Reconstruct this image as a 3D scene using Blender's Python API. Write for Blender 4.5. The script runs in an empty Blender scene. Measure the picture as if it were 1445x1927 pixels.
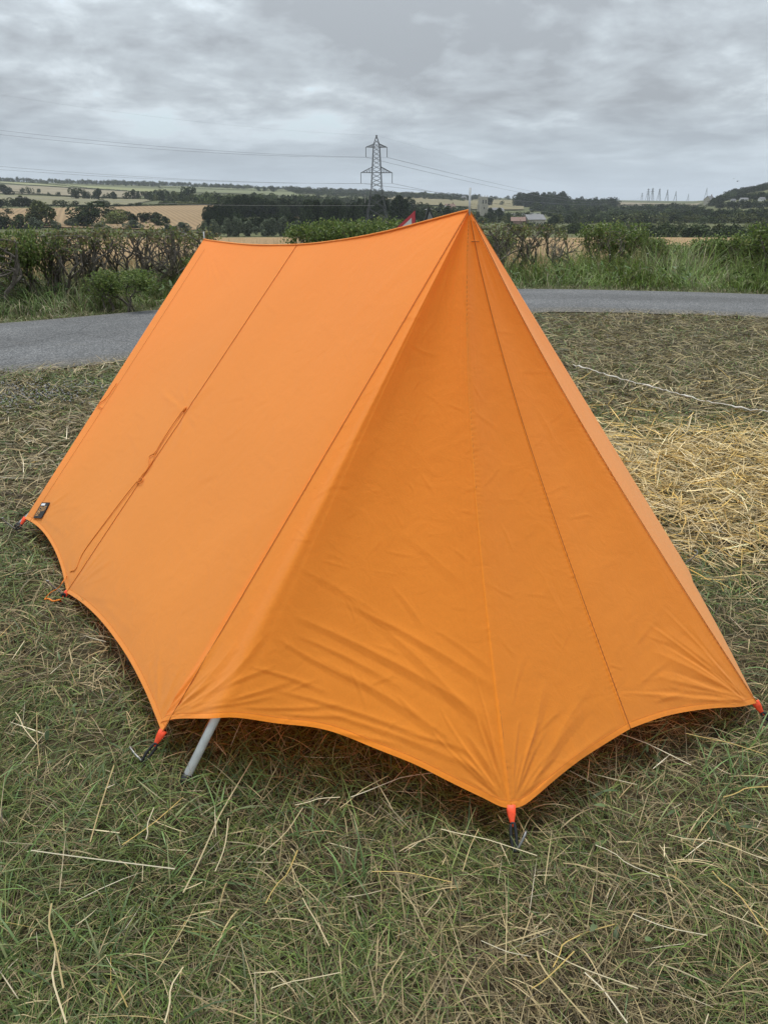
import bpy, math, random
import numpy as np
rng = np.random.default_rng(7)
random.seed(7)
rad = math.radians
scene = bpy.context.scene

# ------------------------------------------------------------------ camera
W, H, F, HOR, CH = 1445.0, 1927.0, 1448.0, 372.0, 1.55      # photo size, focal length in px, horizon row, eye height
TH = math.atan((H / 2 - HOR) / F)
cam_d = bpy.data.cameras.new('camera')
cam_d.sensor_fit = 'VERTICAL'; cam_d.sensor_height = 36.0; cam_d.lens = 36.0 * F / H
cam_d.clip_start = 0.05; cam_d.clip_end = 20000
cam = bpy.data.objects.new('camera', cam_d)
scene.collection.objects.link(cam)
cam.location = (0, 0, CH); cam.rotation_euler = (math.pi / 2 - TH, 0, 0)
scene.camera = cam

# ------------------------------------------------------------------ sky, sun, exposure
SUN_EL, SUN_AZ = 69.0, 354.0          # azimuth clockwise from +Y (the view direction)
world = bpy.data.worlds.new('World'); scene.world = world; world.use_nodes = True
wt = world.node_tree; wt.nodes.clear()
def N(t, kind, **kw):
    n = t.nodes.new(kind)
    for k, v in kw.items():
        if hasattr(n, k) and k not in n.inputs: setattr(n, k, v)
        else: n.inputs[k].default_value = v
    return n
def L(t, a, b): t.links.new(a, b)
def M_(t, op, a, b=None, c=None):
    n = t.nodes.new('ShaderNodeMath'); n.operation = op
    for i, v in enumerate((a, b, c)):
        if v is None: continue
        if isinstance(v, (int, float)): n.inputs[i].default_value = v
        else: t.links.new(v, n.inputs[i])
    return n.outputs[0]
def RAMP(t, fac, stops, interp='LINEAR'):
    n = t.nodes.new('ShaderNodeValToRGB'); n.color_ramp.interpolation = interp
    e = n.color_ramp.elements
    while len(e) > 1: e.remove(e[-1])
    for i, (p, c) in enumerate(stops):
        el = e[0] if i == 0 else e.new(p)
        el.position = p; el.color = (*c, 1) if len(c) == 3 else c
    if fac is not None: t.links.new(fac, n.inputs[0])
    return n.outputs[0]
def MIX(t, fac, a, b, mode='MIX'):
    n = t.nodes.new('ShaderNodeMix'); n.data_type = 'RGBA'; n.blend_type = mode
    for s, v in ((n.inputs[0], fac), (n.inputs[6], a), (n.inputs[7], b)):
        if isinstance(v, (int, float)): s.default_value = v
        elif isinstance(v, tuple): s.default_value = (*v, 1)
        else: t.links.new(v, s)
    return n.outputs[2]

sky = wt.nodes.new('ShaderNodeTexSky'); sky.sky_type = 'NISHITA'; sky.sun_disc = False
sky.sun_elevation = rad(SUN_EL); sky.sun_rotation = rad(SUN_AZ); sky.air_density = 1.3; sky.dust_density = 2.5
tc = wt.nodes.new('ShaderNodeTexCoord')
sp = wt.nodes.new('ShaderNodeSeparateXYZ'); L(wt, tc.outputs['Generated'], sp.inputs[0])
zc = M_(wt, 'MAXIMUM', sp.outputs[2], 0.0)
zz = M_(wt, 'MULTIPLY', M_(wt, 'LOGARITHM', M_(wt, 'ADD', zc, 0.05), math.e), 0.50)     # cloud rows crowd together towards the horizon
cmb = wt.nodes.new('ShaderNodeCombineXYZ'); L(wt, sp.outputs[0], cmb.inputs[0]); L(wt, sp.outputs[1], cmb.inputs[1]); L(wt, zz, cmb.inputs[2])
def wnoise(scale, detail, rough, off, dist=0.0):
    mp = wt.nodes.new('ShaderNodeMapping'); mp.inputs['Location'].default_value = off
    mp.inputs['Scale'].default_value = (1.0, 1.0, 1.0)
    L(wt, cmb.outputs[0], mp.inputs[0])
    n = wt.nodes.new('ShaderNodeTexNoise'); n.inputs['Scale'].default_value = scale
    n.inputs['Detail'].default_value = detail; n.inputs['Roughness'].default_value = rough
    n.inputs['Distortion'].default_value = dist
    L(wt, mp.outputs[0], n.inputs['Vector']); return n.outputs[0]
n_big = wnoise(3.0, 3, 0.5, (3.1, 8.2, 0.4), 0.2)
n_mid = wnoise(8.0, 8, 0.58, (0.6, 4.4, 2.0), 0.25)
n_fin = wnoise(26.0, 5, 0.55, (7.7, 1.4, 5.0), 0.1)
dens = M_(wt, 'ADD', M_(wt, 'ADD', M_(wt, 'MULTIPLY', n_big, 0.46), M_(wt, 'MULTIPLY', n_mid, 0.50)), M_(wt, 'MULTIPLY', n_fin, 0.16))
cloud = RAMP(wt, dens, [(0.40, (0.68, 0.76, 0.82)), (0.46, (0.56, 0.62, 0.665)), (0.53, (0.43, 0.477, 0.515)), (0.63, (0.315, 0.345, 0.375))])
gap = RAMP(wt, dens, [(0.42, (1, 1, 1)), (0.465, (0, 0, 0))])
blue = MIX(wt, 1.0, sky.outputs[0], (0.11, 0.11, 0.11), 'MULTIPLY')
veil = MIX(wt, 0.55, blue, (0.52, 0.68, 0.82))
body = MIX(wt, M_(wt, 'MULTIPLY', gap, 0.75), cloud, veil)
low = RAMP(wt, zc, [(0.0, (1, 1, 1)), (0.04, (0.5, 0.5, 0.5)), (0.10, (0, 0, 0))])
final = MIX(wt, M_(wt, 'MULTIPLY', low, 0.80), body, (0.51, 0.60, 0.68))
bg = wt.nodes.new('ShaderNodeBackground'); bg.inputs['Strength'].default_value = 1.0
wo = wt.nodes.new('ShaderNodeOutputWorld')
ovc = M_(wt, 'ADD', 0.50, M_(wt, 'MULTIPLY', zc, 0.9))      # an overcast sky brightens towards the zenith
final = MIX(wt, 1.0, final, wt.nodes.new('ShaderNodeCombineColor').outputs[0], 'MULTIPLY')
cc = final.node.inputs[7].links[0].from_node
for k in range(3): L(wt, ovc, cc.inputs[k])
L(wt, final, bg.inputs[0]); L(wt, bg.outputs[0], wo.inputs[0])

sun_d = bpy.data.lights.new('sun', 'SUN'); sun_d.energy = 1.5; sun_d.angle = rad(25); sun_d.color = (1.0, 0.97, 0.92)
sun = bpy.data.objects.new('sun', sun_d); scene.collection.objects.link(sun)
sun.rotation_euler = (rad(90 - SUN_EL), 0, rad(180 - SUN_AZ))
scene.view_settings.view_transform = 'Standard'; scene.view_settings.look = 'None'
scene.view_settings.exposure = 1.08; scene.view_settings.gamma = 1.0
scene.view_settings.use_curve_mapping = False
scene.cycles.use_denoising = True
scene.cycles.max_bounces = 6; scene.cycles.transparent_max_bounces = 6

# ------------------------------------------------------------------ helpers
COL = scene.collection
FWD = np.array([0, math.cos(TH), -math.sin(TH)]); UP = np.array([0, math.sin(TH), math.cos(TH)]); EYE = np.array([0, 0, CH])
def ray(x, y):
    d = FWD + np.array([1.0, 0, 0]) * (x - W / 2) / F - UP * (y - H / 2) / F
    return d / np.linalg.norm(d)
def gnd(x, y, z=0.0):                      # measured photo point -> point on the level ground
    d = ray(x, y); return EYE + d * ((z - CH) / d[2])
def at(x, y, dist):                        # photo point -> point at a horizontal distance
    d = ray(x, y); return EYE + d * (dist / math.hypot(d[0], d[1]))
def proj(p):
    q = np.asarray(p) - EYE; dz = q @ FWD
    return W / 2 + F * q[..., 0] / dz, H / 2 - F * (q @ UP) / dz
def near_line(x, y, P, Q):
    d = ray(x, y); e = Q - P; n = np.linalg.norm(e); e = e / n
    w = EYE - P; b = d @ e; t = (b * (e @ w) - (d @ w)) / (1 - b * b)
    return P + e * ((e @ w) + b * t)
def on_plane(x, y, a, b, c):
    n = np.cross(b - a, c - a); d = ray(x, y); return EYE + d * (((a - EYE) @ n) / (d @ n))

def mesh_data(name, V, Fc, mat=None, col=None, smooth=False):
    V = np.asarray(V, dtype=np.float32); me = bpy.data.meshes.new(name)
    if isinstance(Fc, np.ndarray):
        nf, k = Fc.shape
        me.vertices.add(len(V)); me.vertices.foreach_set('co', V.ravel())
        me.loops.add(nf * k); me.loops.foreach_set('vertex_index', Fc.astype(np.int32).ravel())
        me.polygons.add(nf); me.polygons.foreach_set('loop_start', np.arange(0, nf * k, k, dtype=np.int32))
        me.polygons.foreach_set('loop_total', np.full(nf, k, dtype=np.int32))
        me.update(calc_edges=True)
    else:
        me.from_pydata(V.tolist(), [], Fc); me.update()
    if smooth: me.polygons.foreach_set('use_smooth', np.ones(len(me.polygons), dtype=bool))
    if col is not None:
        a = me.color_attributes.new('Col', 'FLOAT_COLOR', 'POINT')
        c4 = np.ones((len(V), 4), dtype=np.float32); c4[:, :3] = col
        a.data.foreach_set('color', c4.ravel())
    if mat is not None: me.materials.append(mat)
    return me
def obj(name, me, parent=None, loc=None):
    o = bpy.data.objects.new(name, me); COL.objects.link(o)
    if parent is not None: o.parent = parent
    if loc is not None: o.location = loc
    return o
def tag(o, label=None, cat=None, group=None, kind=None):
    for k, v in (('label', label), ('category', cat), ('group', group), ('kind', kind)):
        if v: o[k] = v
    return o
def empty(name, loc=(0, 0, 0), rz=0.0):
    o = bpy.data.objects.new(name, None); COL.objects.link(o); o.location = loc; o.rotation_euler = (0, 0, rz)
    o.empty_display_size = 0.1
    return o

ORD = 'first second third fourth fifth sixth seventh eighth ninth tenth eleventh twelfth thirteenth fourteenth fifteenth sixteenth seventeenth eighteenth nineteenth twentieth'.split()
CNT = {}
def nth(k, n): return 'leftmost' if k == 0 else ('rightmost' if k == n - 1 else ORD[k] + ' from the left')
class MB:                                   # mesh builder: boxes, tubes, quads in one mesh
    def __init__(s): s.v = []; s.f = []; s.n = 0
    def add(s, V, Fc):
        V = np.asarray(V, float); s.v.append(V); s.f += [[i + s.n for i in f] for f in Fc]; s.n += len(V); return s
    def box(s, c, size, rz=0.0):
        x, y, z = [k / 2 for k in size]
        P = np.array([[a, b, d] for d in (-z, z) for a, b in ((-x, -y), (x, -y), (x, y), (-x, y))])
        ca, sa = math.cos(rz), math.sin(rz); P = P @ np.array([[ca, sa, 0], [-sa, ca, 0], [0, 0, 1]]) + np.array(c)
        return s.add(P, [[3, 2, 1, 0], [4, 5, 6, 7], [0, 1, 5, 4], [1, 2, 6, 5], [2, 3, 7, 6], [3, 0, 4, 7]])
    def tube(s, pts, r, seg=8, cap=True):
        pts = [np.asarray(p, float) for p in pts]; n = len(pts)
        rs = r if hasattr(r, '__len__') else [r] * n
        V = []; prev = None
        for i, p in enumerate(pts):
            t = pts[min(i + 1, n - 1)] - pts[max(i - 1, 0)]; t = t / (np.linalg.norm(t) + 1e-12)
            if prev is None:
                a = np.array([0, 0, 1.0]) if abs(t[2]) < 0.9 else np.array([1.0, 0, 0])
                u = np.cross(t, a)
            else: u = prev - t * (prev @ t)
            u = u / (np.linalg.norm(u) + 1e-12); prev = u; w = np.cross(t, u)
            for k in range(seg):
                an = 2 * math.pi * k / seg; V.append(p + rs[i] * (math.cos(an) * u + math.sin(an) * w))
        Fc = [[i * seg + k, i * seg + (k + 1) % seg, (i + 1) * seg + (k + 1) % seg, (i + 1) * seg + k] for i in range(n - 1) for k in range(seg)]
        if cap: Fc += [list(range(seg))[::-1], [(n - 1) * seg + k for k in range(seg)]]
        return s.add(V, Fc)
    def build(s, name, mat, parent=None, smooth=False, loc=None):
        me = mesh_data(name, np.concatenate(s.v), s.f, mat, smooth=smooth)
        return obj(name, me, parent, loc)
def spline(P, n):                           # Catmull-Rom through points, n samples by chord length
    P = np.asarray(P, float); Q = np.vstack([2 * P[0] - P[1], P, 2 * P[-1] - P[-2]])
    d = np.r_[0, np.cumsum(np.linalg.norm(np.diff(P, axis=0), axis=1))]; out = []
    for s in np.linspace(0, d[-1], n):
        i = min(max(int(np.searchsorted(d, s, side='right')) - 1, 0), len(P) - 2)
        t = (s - d[i]) / max(d[i + 1] - d[i], 1e-9); a, b, c, e = Q[i:i + 4]
        out.append(0.5 * (2 * b + (c - a) * t + (2 * a - 5 * b + 4 * c - e) * t * t + (3 * b - a - 3 * c + e) * t ** 3))
    return np.array(out)

_G = rng.random((256, 256))
def vnoise(x, y, s=1.0, seed=0):            # value noise for arrays
    x = np.asarray(x) * s + seed * 17.3; y = np.asarray(y) * s + seed * 9.1
    xi = np.floor(x).astype(int); yi = np.floor(y).astype(int); fx = x - xi; fy = y - yi
    fx = fx * fx * (3 - 2 * fx); fy = fy * fy * (3 - 2 * fy)
    g = lambda a, b: _G[a % 256, b % 256]
    return (g(xi, yi) * (1 - fx) + g(xi + 1, yi) * fx) * (1 - fy) + (g(xi, yi + 1) * (1 - fx) + g(xi + 1, yi + 1) * fx) * fy
def fbm(x, y, s=1.0, seed=0, o=4):
    r = 0; a = 0.5
    for k in range(o): r = r + a * vnoise(x, y, s * 2 ** k, seed + k * 3); a *= 0.5
    return r / 0.9375

# ------------------------------------------------------------------ materials
def mat_new(name):
    m = bpy.data.materials.new(name); m.use_nodes = True; t = m.node_tree; t.nodes.clear()
    out = t.nodes.new('ShaderNodeOutputMaterial'); return m, t, out
def simple(name, color, rough=0.7, metal=0.0, noise=0.0, nscale=20.0, bump=0.0, spec=0.4):
    m, t, out = mat_new(name)
    b = t.nodes.new('ShaderNodeBsdfPrincipled'); b.inputs['Roughness'].default_value = rough
    b.inputs['Metallic'].default_value = metal; b.inputs['Specular IOR Level'].default_value = spec
    b.inputs['Base Color'].default_value = (*color, 1)
    if noise or bump:
        tcn = t.nodes.new('ShaderNodeTexCoord'); n = t.nodes.new('ShaderNodeTexNoise'); n.inputs['Scale'].default_value = nscale; n.inputs['Detail'].default_value = 5
        L(t, tcn.outputs['Object'], n.inputs['Vector'])
        if noise:
            lo = tuple(c * (1 - noise) for c in color); hi = tuple(min(1, c * (1 + noise)) for c in color)
            L(t, RAMP(t, n.outputs[0], [(0.3, lo), (0.7, hi)]), b.inputs['Base Color'])
        if bump:
            bp = t.nodes.new('ShaderNodeBump'); bp.inputs['Strength'].default_value = bump; L(t, n.outputs[0], bp.inputs['Height']); L(t, bp.outputs[0], b.inputs['Normal'])
    L(t, b.outputs[0], out.inputs[0]); return m
def leafy(name, trans=0.3, rough=0.55, spec=0.25, tint=None):   # colour comes from the per-blade colour attribute
    m, t, out = mat_new(name)
    a = t.nodes.new('ShaderNodeAttribute'); a.attribute_name = 'Col'
    c = a.outputs['Color']
    if tint:
        oi = t.nodes.new('ShaderNodeObjectInfo')
        c = MIX(t, 1.0, c, RAMP(t, oi.outputs['Random'], tint), 'MULTIPLY')
    b = t.nodes.new('ShaderNodeBsdfPrincipled'); b.inputs['Roughness'].default_value = rough; b.inputs['Specular IOR Level'].default_value = spec
    L(t, c, b.inputs['Base Color'])
    tr = t.nodes.new('ShaderNodeBsdfTranslucent'); L(t, c, tr.inputs[0])
    mx = t.nodes.new('ShaderNodeMixShader'); mx.inputs[0].default_value = trans
    L(t, b.outputs[0], mx.inputs[1]); L(t, tr.outputs[0], mx.inputs[2]); L(t, mx.outputs[0], out.inputs[0]); return m

def fabric_mat(name, base, back, trans=0.22):
    m, t, out = mat_new(name)
    tcn = t.nodes.new('ShaderNodeTexCoord')
    n1 = t.nodes.new('ShaderNodeTexNoise'); n1.inputs['Scale'].default_value = 2.2; n1.inputs['Detail'].default_value = 4
    n2 = t.nodes.new('ShaderNodeTexNoise'); n2.inputs['Scale'].default_value = 150; n2.inputs['Detail'].default_value = 4
    n3 = t.nodes.new('ShaderNodeTexNoise'); n3.inputs['Scale'].default_value = 420; n3.inputs['Detail'].default_value = 2
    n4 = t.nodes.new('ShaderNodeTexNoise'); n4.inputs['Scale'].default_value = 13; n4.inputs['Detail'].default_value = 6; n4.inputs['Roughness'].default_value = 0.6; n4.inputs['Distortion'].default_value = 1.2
    for n in (n1, n2, n3, n4): L(t, tcn.outputs['Object'], n.inputs['Vector'])
    c1 = RAMP(t, n1.outputs[0], [(0.3, tuple(k * 0.97 for k in base)), (0.7, tuple(min(1, k * 1.02) for k in base))])
    c2 = MIX(t, 0.34, c1, RAMP(t, n2.outputs[0], [(0.3, (0.82, 0.80, 0.78)), (0.7, (1, 1, 1))]), 'MULTIPLY')
    # small stains
    vo = t.nodes.new('ShaderNodeTexVoronoi'); vo.inputs['Scale'].default_value = 3.1; L(t, tcn.outputs['Object'], vo.inputs['Vector'])
    st = RAMP(t, vo.outputs['Distance'], [(0.012, (1, 1, 1)), (0.03, (0, 0, 0))])
    c3 = MIX(t, M_(t, 'MULTIPLY', st, 0.5), c2, (0.28, 0.12, 0.03))
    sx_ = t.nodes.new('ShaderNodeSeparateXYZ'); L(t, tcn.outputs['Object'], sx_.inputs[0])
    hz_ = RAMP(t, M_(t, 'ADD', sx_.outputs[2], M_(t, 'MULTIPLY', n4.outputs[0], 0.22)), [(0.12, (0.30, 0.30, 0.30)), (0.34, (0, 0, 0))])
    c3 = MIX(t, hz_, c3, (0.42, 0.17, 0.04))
    b = t.nodes.new('ShaderNodeBsdfPrincipled'); b.inputs['Roughness'].default_value = 0.75; b.inputs['Specular IOR Level'].default_value = 0.22
    b.inputs['Sheen Weight'].default_value = 0.44; b.inputs['Sheen Roughness'].default_value = 0.5; b.inputs['Sheen Tint'].default_value = (1, 0.86, 0.58, 1)
    L(t, c3, b.inputs['Base Color'])
    h = M_(t, 'ADD', M_(t, 'MULTIPLY', n3.outputs[0], 0.12), M_(t, 'MULTIPLY', n4.outputs[0], 0.55))
    bp = t.nodes.new('ShaderNodeBump'); bp.inputs['Strength'].default_value = 0.35; bp.inputs['Distance'].default_value = 0.012
    L(t, h, bp.inputs['Height']); L(t, bp.outputs[0], b.inputs['Normal'])
    tr = t.nodes.new('ShaderNodeBsdfTranslucent'); tr.inputs[0].default_value = (*back, 1)
    mx = t.nodes.new('ShaderNodeMixShader'); mx.inputs[0].default_value = trans
    L(t, b.outputs[0], mx.inputs[1]); L(t, tr.outputs[0], mx.inputs[2]); L(t, mx.outputs[0], out.inputs[0]); return m

MT = dict(
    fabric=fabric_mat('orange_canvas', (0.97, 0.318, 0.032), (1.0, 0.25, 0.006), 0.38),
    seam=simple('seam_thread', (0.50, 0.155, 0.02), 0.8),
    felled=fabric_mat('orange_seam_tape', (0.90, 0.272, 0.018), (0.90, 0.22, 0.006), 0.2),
    thread=simple('hem_thread', (0.55, 0.19, 0.03), 0.8),
    cord=simple('orange_cord', (0.62, 0.18, 0.015), 0.7),
    red=simple('red_webbing', (0.80, 0.075, 0.02), 0.55, noise=0.2, nscale=90),
    rubber=simple('black_rubber', (0.014, 0.014, 0.015), 0.45),
    alloy=simple('aluminium_tube', (0.90, 0.90, 0.89), 0.32, 0.0, noise=0.12, nscale=40),
    spike=simple('spike_steel', (0.42, 0.42, 0.41), 0.4, 0.3),
    steel=simple('dull_steel', (0.25, 0.25, 0.24), 0.5, 0.7, noise=0.3, nscale=80),
    tagblack=simple('woven_black', (0.018, 0.018, 0.018), 0.8),
    tagorange=simple('woven_orange', (0.60, 0.33, 0.12), 0.8),
    tagwhite=simple('woven_white', (0.68, 0.67, 0.68), 0.8),
    grass=leafy('grass_blades', 0.22, 0.5, 0.3),
    straw=leafy('straw', 0.10, 0.5, 0.35),
    leaf=leafy('leaves', 0.38, 0.55, 0.3),
    tree=leafy('tree_leaves', 0.12, 0.8, 0.05, tint=[(0.0, (0.75, 0.78, 0.78)), (0.5, (1, 1, 1)), (1.0, (1.22, 1.15, 1.0))]),
    bark=simple('bark', (0.095, 0.078, 0.062), 0.9, noise=0.5, nscale=30, bump=0.4),
)

# ------------------------------------------------------------------ terrain
TCOL = [-500, 0, 400, 750, 1000, 1300, 1375, 1445, 1900]
TD = [450, 700, 1000, 1500, 2200, 2800]
TROW = [[426, 392, 374, 356, 342, 334], [428, 392, 376, 360, 348, 341], [434, 388, 376, 365, 356, 350], [436, 410, 393, 377, 367, 361],
        [440, 420, 402, 388, 378, 374], [440, 420, 404, 391, 382, 378], [440, 419, 396, 366, 370, 373], [440, 418, 390, 351, 357, 363], [440, 412, 385, 340, 346, 352]]
ND = [0, 17, 30, 130, 300, 400] + TD + [3600, 12000]
TZ = np.zeros((len(TCOL), len(ND)))
for i, c in enumerate(TCOL):
    zs = [0, 0, -0.55, at(c, 446, 130)[2], -14.2, -14.4] + [at(c, r, d)[2] for r, d in zip(TROW[i], TD)]
    TZ[i] = zs + [zs[-1] - 22, -40]
LD = np.log(np.array(ND) + 4.0)
def colpx(x, y):
    y = np.maximum(np.asarray(y, float), 1e-3 + 0.25 * np.abs(x)); return W / 2 + F / math.cos(TH) * np.asarray(x) / y
def zt(x, y):
    x = np.asarray(x, float); y = np.asarray(y, float)
    c = np.clip(colpx(x, y), TCOL[0], TCOL[-1]); l = np.log(np.hypot(x, y) + 4.0)
    ci = np.clip(np.searchsorted(TCOL, c, side='right') - 1, 0, len(TCOL) - 2); di = np.clip(np.searchsorted(LD, l, side='right') - 1, 0, len(LD) - 2)
    tc_ = np.array(TCOL, float); fc = (c - tc_[ci]) / (tc_[ci + 1] - tc_[ci]); fc = fc * fc * (3 - 2 * fc)
    fd = np.clip((l - LD[di]) / (LD[di + 1] - LD[di]), 0, 1)
    return (TZ[ci, di] * (1 - fd) + TZ[ci, di + 1] * fd) * (1 - fc) + (TZ[ci + 1, di] * (1 - fd) + TZ[ci + 1, di + 1] * fd) * fc
def slope(x, y, dmin=420.0):               # measured photo point -> point on the far hillside
    ds = np.exp(np.linspace(math.log(dmin), math.log(2800), 700))
    d = ray(x, y); u = d[:2] / math.hypot(d[0], d[1]); k = d[2] / math.hypot(d[0], d[1])
    zz_ = zt(u[0] * ds, u[1] * ds) - (CH + k * ds)
    hit = np.where(zz_ > 0)[0]; i = hit[0] if len(hit) else len(ds) - 1
    return np.array([u[0] * ds[i], u[1] * ds[i], zt(u[0] * ds[i], u[1] * ds[i])])

ROADC = spline([(-16, 1.2), (-9, 5.9), (-5.6, 8.05), (-3.6, 9.38), (-1.4, 11.2), (0.5, 12.5), (2.4, 13.08), (4.2, 12.85), (6, 12.35), (10, 11.0), (18, 7.6)], 220)
RT = np.gradient(ROADC, axis=0); RT /= np.linalg.norm(RT, axis=1)[:, None]; RN = np.c_[-RT[:, 1], RT[:, 0]]
RW = np.interp(ROADC[:, 0], [-6, -2, 3, 8], [1.78, 1.7, 1.42, 1.45])
def road_side(x, y):                        # signed distance to the road's centre line, in half widths and in metres
    P = np.c_[np.ravel(x), np.ravel(y)]; out = np.empty(len(P)); hw = np.empty(len(P))
    for a in range(0, len(P), 20000):
        q = P[a:a + 20000]; dd = q[:, None, :] - ROADC[None]; k = np.argmin((dd ** 2).sum(2), axis=1)
        out[a:a + 20000] = (dd[np.arange(len(q)), k] * RN[k]).sum(1); hw[a:a + 20000] = RW[k]
    return out, hw

# ground: one sheet from under the camera to the horizon
azs = np.unique(np.r_[np.arange(-180, -40, 8), np.arange(-40, 40.01, 0.3), np.arange(40, 181, 8)])
rs = np.r_[0.05, np.exp(np.linspace(math.log(0.4), math.log(12000), 230))]
A_, R_ = np.meshgrid(np.radians(azs), rs, indexing='ij')
GX = R_ * np.sin(A_); GY = R_ * np.cos(A_); GZ = zt(GX, GY)
und = (fbm(GX, GY, 1.7, 3) - 0.5) * 0.05 * np.clip((7 - R_) / 3, 0, 1)
GZ = GZ + und - 0.02
na, nr = GX.shape
ii = np.arange(na * nr).reshape(na, nr)
GF = np.stack([ii[:-1, :-1], ii[1:, :-1], ii[1:, 1:], ii[:-1, 1:]], -1).reshape(-1, 4)
sd, hw = road_side(GX, GY); sd = np.where(R_.ravel() > 40, 40, sd)
gx, gy, rr = GX.ravel(), GY.ravel(), R_.ravel()
gc = np.empty((len(gx), 3)); nz = fbm(gx, gy, 0.9, 5)[:, None]
gc[:] = np.array([0.062, 0.048, 0.030]) * (1 - nz) + np.array([0.046, 0.046, 0.025]) * nz
verge = (sd > hw) & (rr < 40); gc[verge] = (0.055, 0.066, 0.028)
fld = ((sd - hw > 4.2) | (rr > 24)) & (rr < 300)
gc[fld] = (np.array([0.270, 0.190, 0.105]) * (0.85 + 0.3 * fbm(gx, gy, 0.6, 8)[:, None]))[fld]
far = rr >= 300
gc[far] = (np.array([0.090, 0.100, 0.046]) * (0.7 + 0.6 * fbm(gx, gy, 0.004, 2)[:, None]))[far]
m, t, out = mat_new('ground_soil')
a_ = t.nodes.new('ShaderNodeAttribute'); a_.attribute_name = 'Col'
geo = t.nodes.new('ShaderNodeNewGeometry')
n1 = t.nodes.new('ShaderNodeTexNoise'); n1.inputs['Scale'].default_value = 18; n1.inputs['Detail'].default_value = 8; L(t, geo.outputs['Position'], n1.inputs['Vector'])
n2 = t.nodes.new('ShaderNodeTexNoise'); n2.inputs['Scale'].default_value = 1.3; n2.inputs['Detail'].default_value = 5; L(t, geo.outputs['Position'], n2.inputs['Vector'])
c_ = MIX(t, 1.0, a_.outputs['Color'], RAMP(t, n1.outputs[0], [(0.25, (0.45, 0.43, 0.42)), (0.7, (1.35, 1.3, 1.25))]), 'MULTIPLY')
c_ = MIX(t, 1.0, c_, RAMP(t, n2.outputs[0], [(0.3, (0.8, 0.8, 0.8)), (0.7, (1.15, 1.15, 1.15))]), 'MULTIPLY')
b_ = t.nodes.new('ShaderNodeBsdfPrincipled'); b_.inputs['Roughness'].default_value = 0.95; b_.inputs['Specular IOR Level'].default_value = 0.1
bp_ = t.nodes.new('ShaderNodeBump'); bp_.inputs['Strength'].default_value = 0.6; bp_.inputs['Distance'].default_value = 0.02
L(t, n1.outputs[0], bp_.inputs['Height']); L(t, bp_.outputs[0], b_.inputs['Normal']); L(t, c_, b_.inputs['Base Color']); L(t, b_.outputs[0], out.inputs[0])
ground = obj('ground', mesh_data('ground', np.c_[gx, gy, GZ.ravel()], GF, m, gc, True)); tag(ground, 'mown grassy ground sloping away to the valley', 'ground', kind='structure')
def gz(x, y): return zt(x, y) + (fbm(x, y, 1.7, 3) - 0.5) * 0.05 * np.clip((7 - np.hypot(x, y)) / 3, 0, 1) - 0.02

# road
m, t, out = mat_new('worn_tarmac')
geo = t.nodes.new('ShaderNodeNewGeometry')
def pn(t, geo, s, d=6, r=0.6):
    n = t.nodes.new('ShaderNodeTexNoise'); n.inputs['Scale'].default_value = s; n.inputs['Detail'].default_value = d; n.inputs['Roughness'].default_value = r
    L(t, geo.outputs['Position'], n.inputs['Vector']); return n.outputs[0]
vo = t.nodes.new('ShaderNodeTexVoronoi'); vo.inputs['Scale'].default_value = 75; L(t, geo.outputs['Position'], vo.inputs['Vector'])
c_ = RAMP(t, vo.outputs['Color'], [(0.15, (0.040, 0.042, 0.044)), (0.55, (0.083, 0.085, 0.088)), (0.9, (0.165, 0.165, 0.165))])
c_ = MIX(t, 1.0, c_, RAMP(t, pn(t, geo, 0.9), [(0.3, (0.8, 0.8, 0.8)), (0.7, (1.12, 1.12, 1.12))]), 'MULTIPLY')
c_ = MIX(t, RAMP(t, pn(t, geo, 7), [(0.55, (0, 0, 0)), (0.75, (0.5, 0.5, 0.5))]), c_, (0.105, 0.10, 0.092))
at_ = t.nodes.new('ShaderNodeAttribute'); at_.attribute_name = 'Col'; c_ = MIX(t, 1.0, c_, at_.outputs['Color'], 'MULTIPLY')
cr_ = t.nodes.new('ShaderNodeTexVoronoi'); cr_.feature = 'DISTANCE_TO_EDGE'; cr_.inputs['Scale'].default_value = 0.55; L(t, geo.outputs['Position'], cr_.inputs['Vector'])
c_ = MIX(t, 1.0, c_, RAMP(t, cr_.outputs['Distance'], [(0.0, (0.55, 0.55, 0.55)), (0.008, (1, 1, 1))]), 'MULTIPLY')
b_ = t.nodes.new('ShaderNodeBsdfPrincipled'); b_.inputs['Roughness'].default_value = 0.8; b_.inputs['Specular IOR Level'].default_value = 0.3
bp_ = t.nodes.new('ShaderNodeBump'); bp_.inputs['Strength'].default_value = 0.7; bp_.inputs['Distance'].default_value = 0.006
L(t, vo.outputs['Distance'], bp_.inputs['Height']); L(t, bp_.outputs[0], b_.inputs['Normal']); L(t, c_, b_.inputs['Base Color']); L(t, b_.outputs[0], out.inputs[0])
tarmac = m
V = []; K = 21; RCOL = []
for i in range(len(ROADC)):
    for k in range(K):
        s = -1 + 2 * k / (K - 1); w = RW[i] * s
        if k in (0, K - 1): w += 0.22 * (fbm(np.array([i * 0.35]), np.array([k * 3.0]), 1.0, 4)[0] - 0.5)
        p = ROADC[i] + RN[i] * w; V.append((p[0], p[1], 0.02 + 0.03 * (1 - s * s) - (0.03 if k in (0, K - 1) else 0)))
        tr_ = 1.0 + 0.16 * math.exp(-((abs(s) - 0.48) / 0.17) ** 2) - 0.10 * math.exp(-(s / 0.2) ** 2); du_ = max(0.0, (abs(s) - 0.80) / 0.2)
        RCOL.append((tr_ * (1 + 0.25 * du_), tr_ * (1 + 0.12 * du_), tr_ * (1 - 0.10 * du_)))
ii = np.arange(len(V)).reshape(-1, K)
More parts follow.
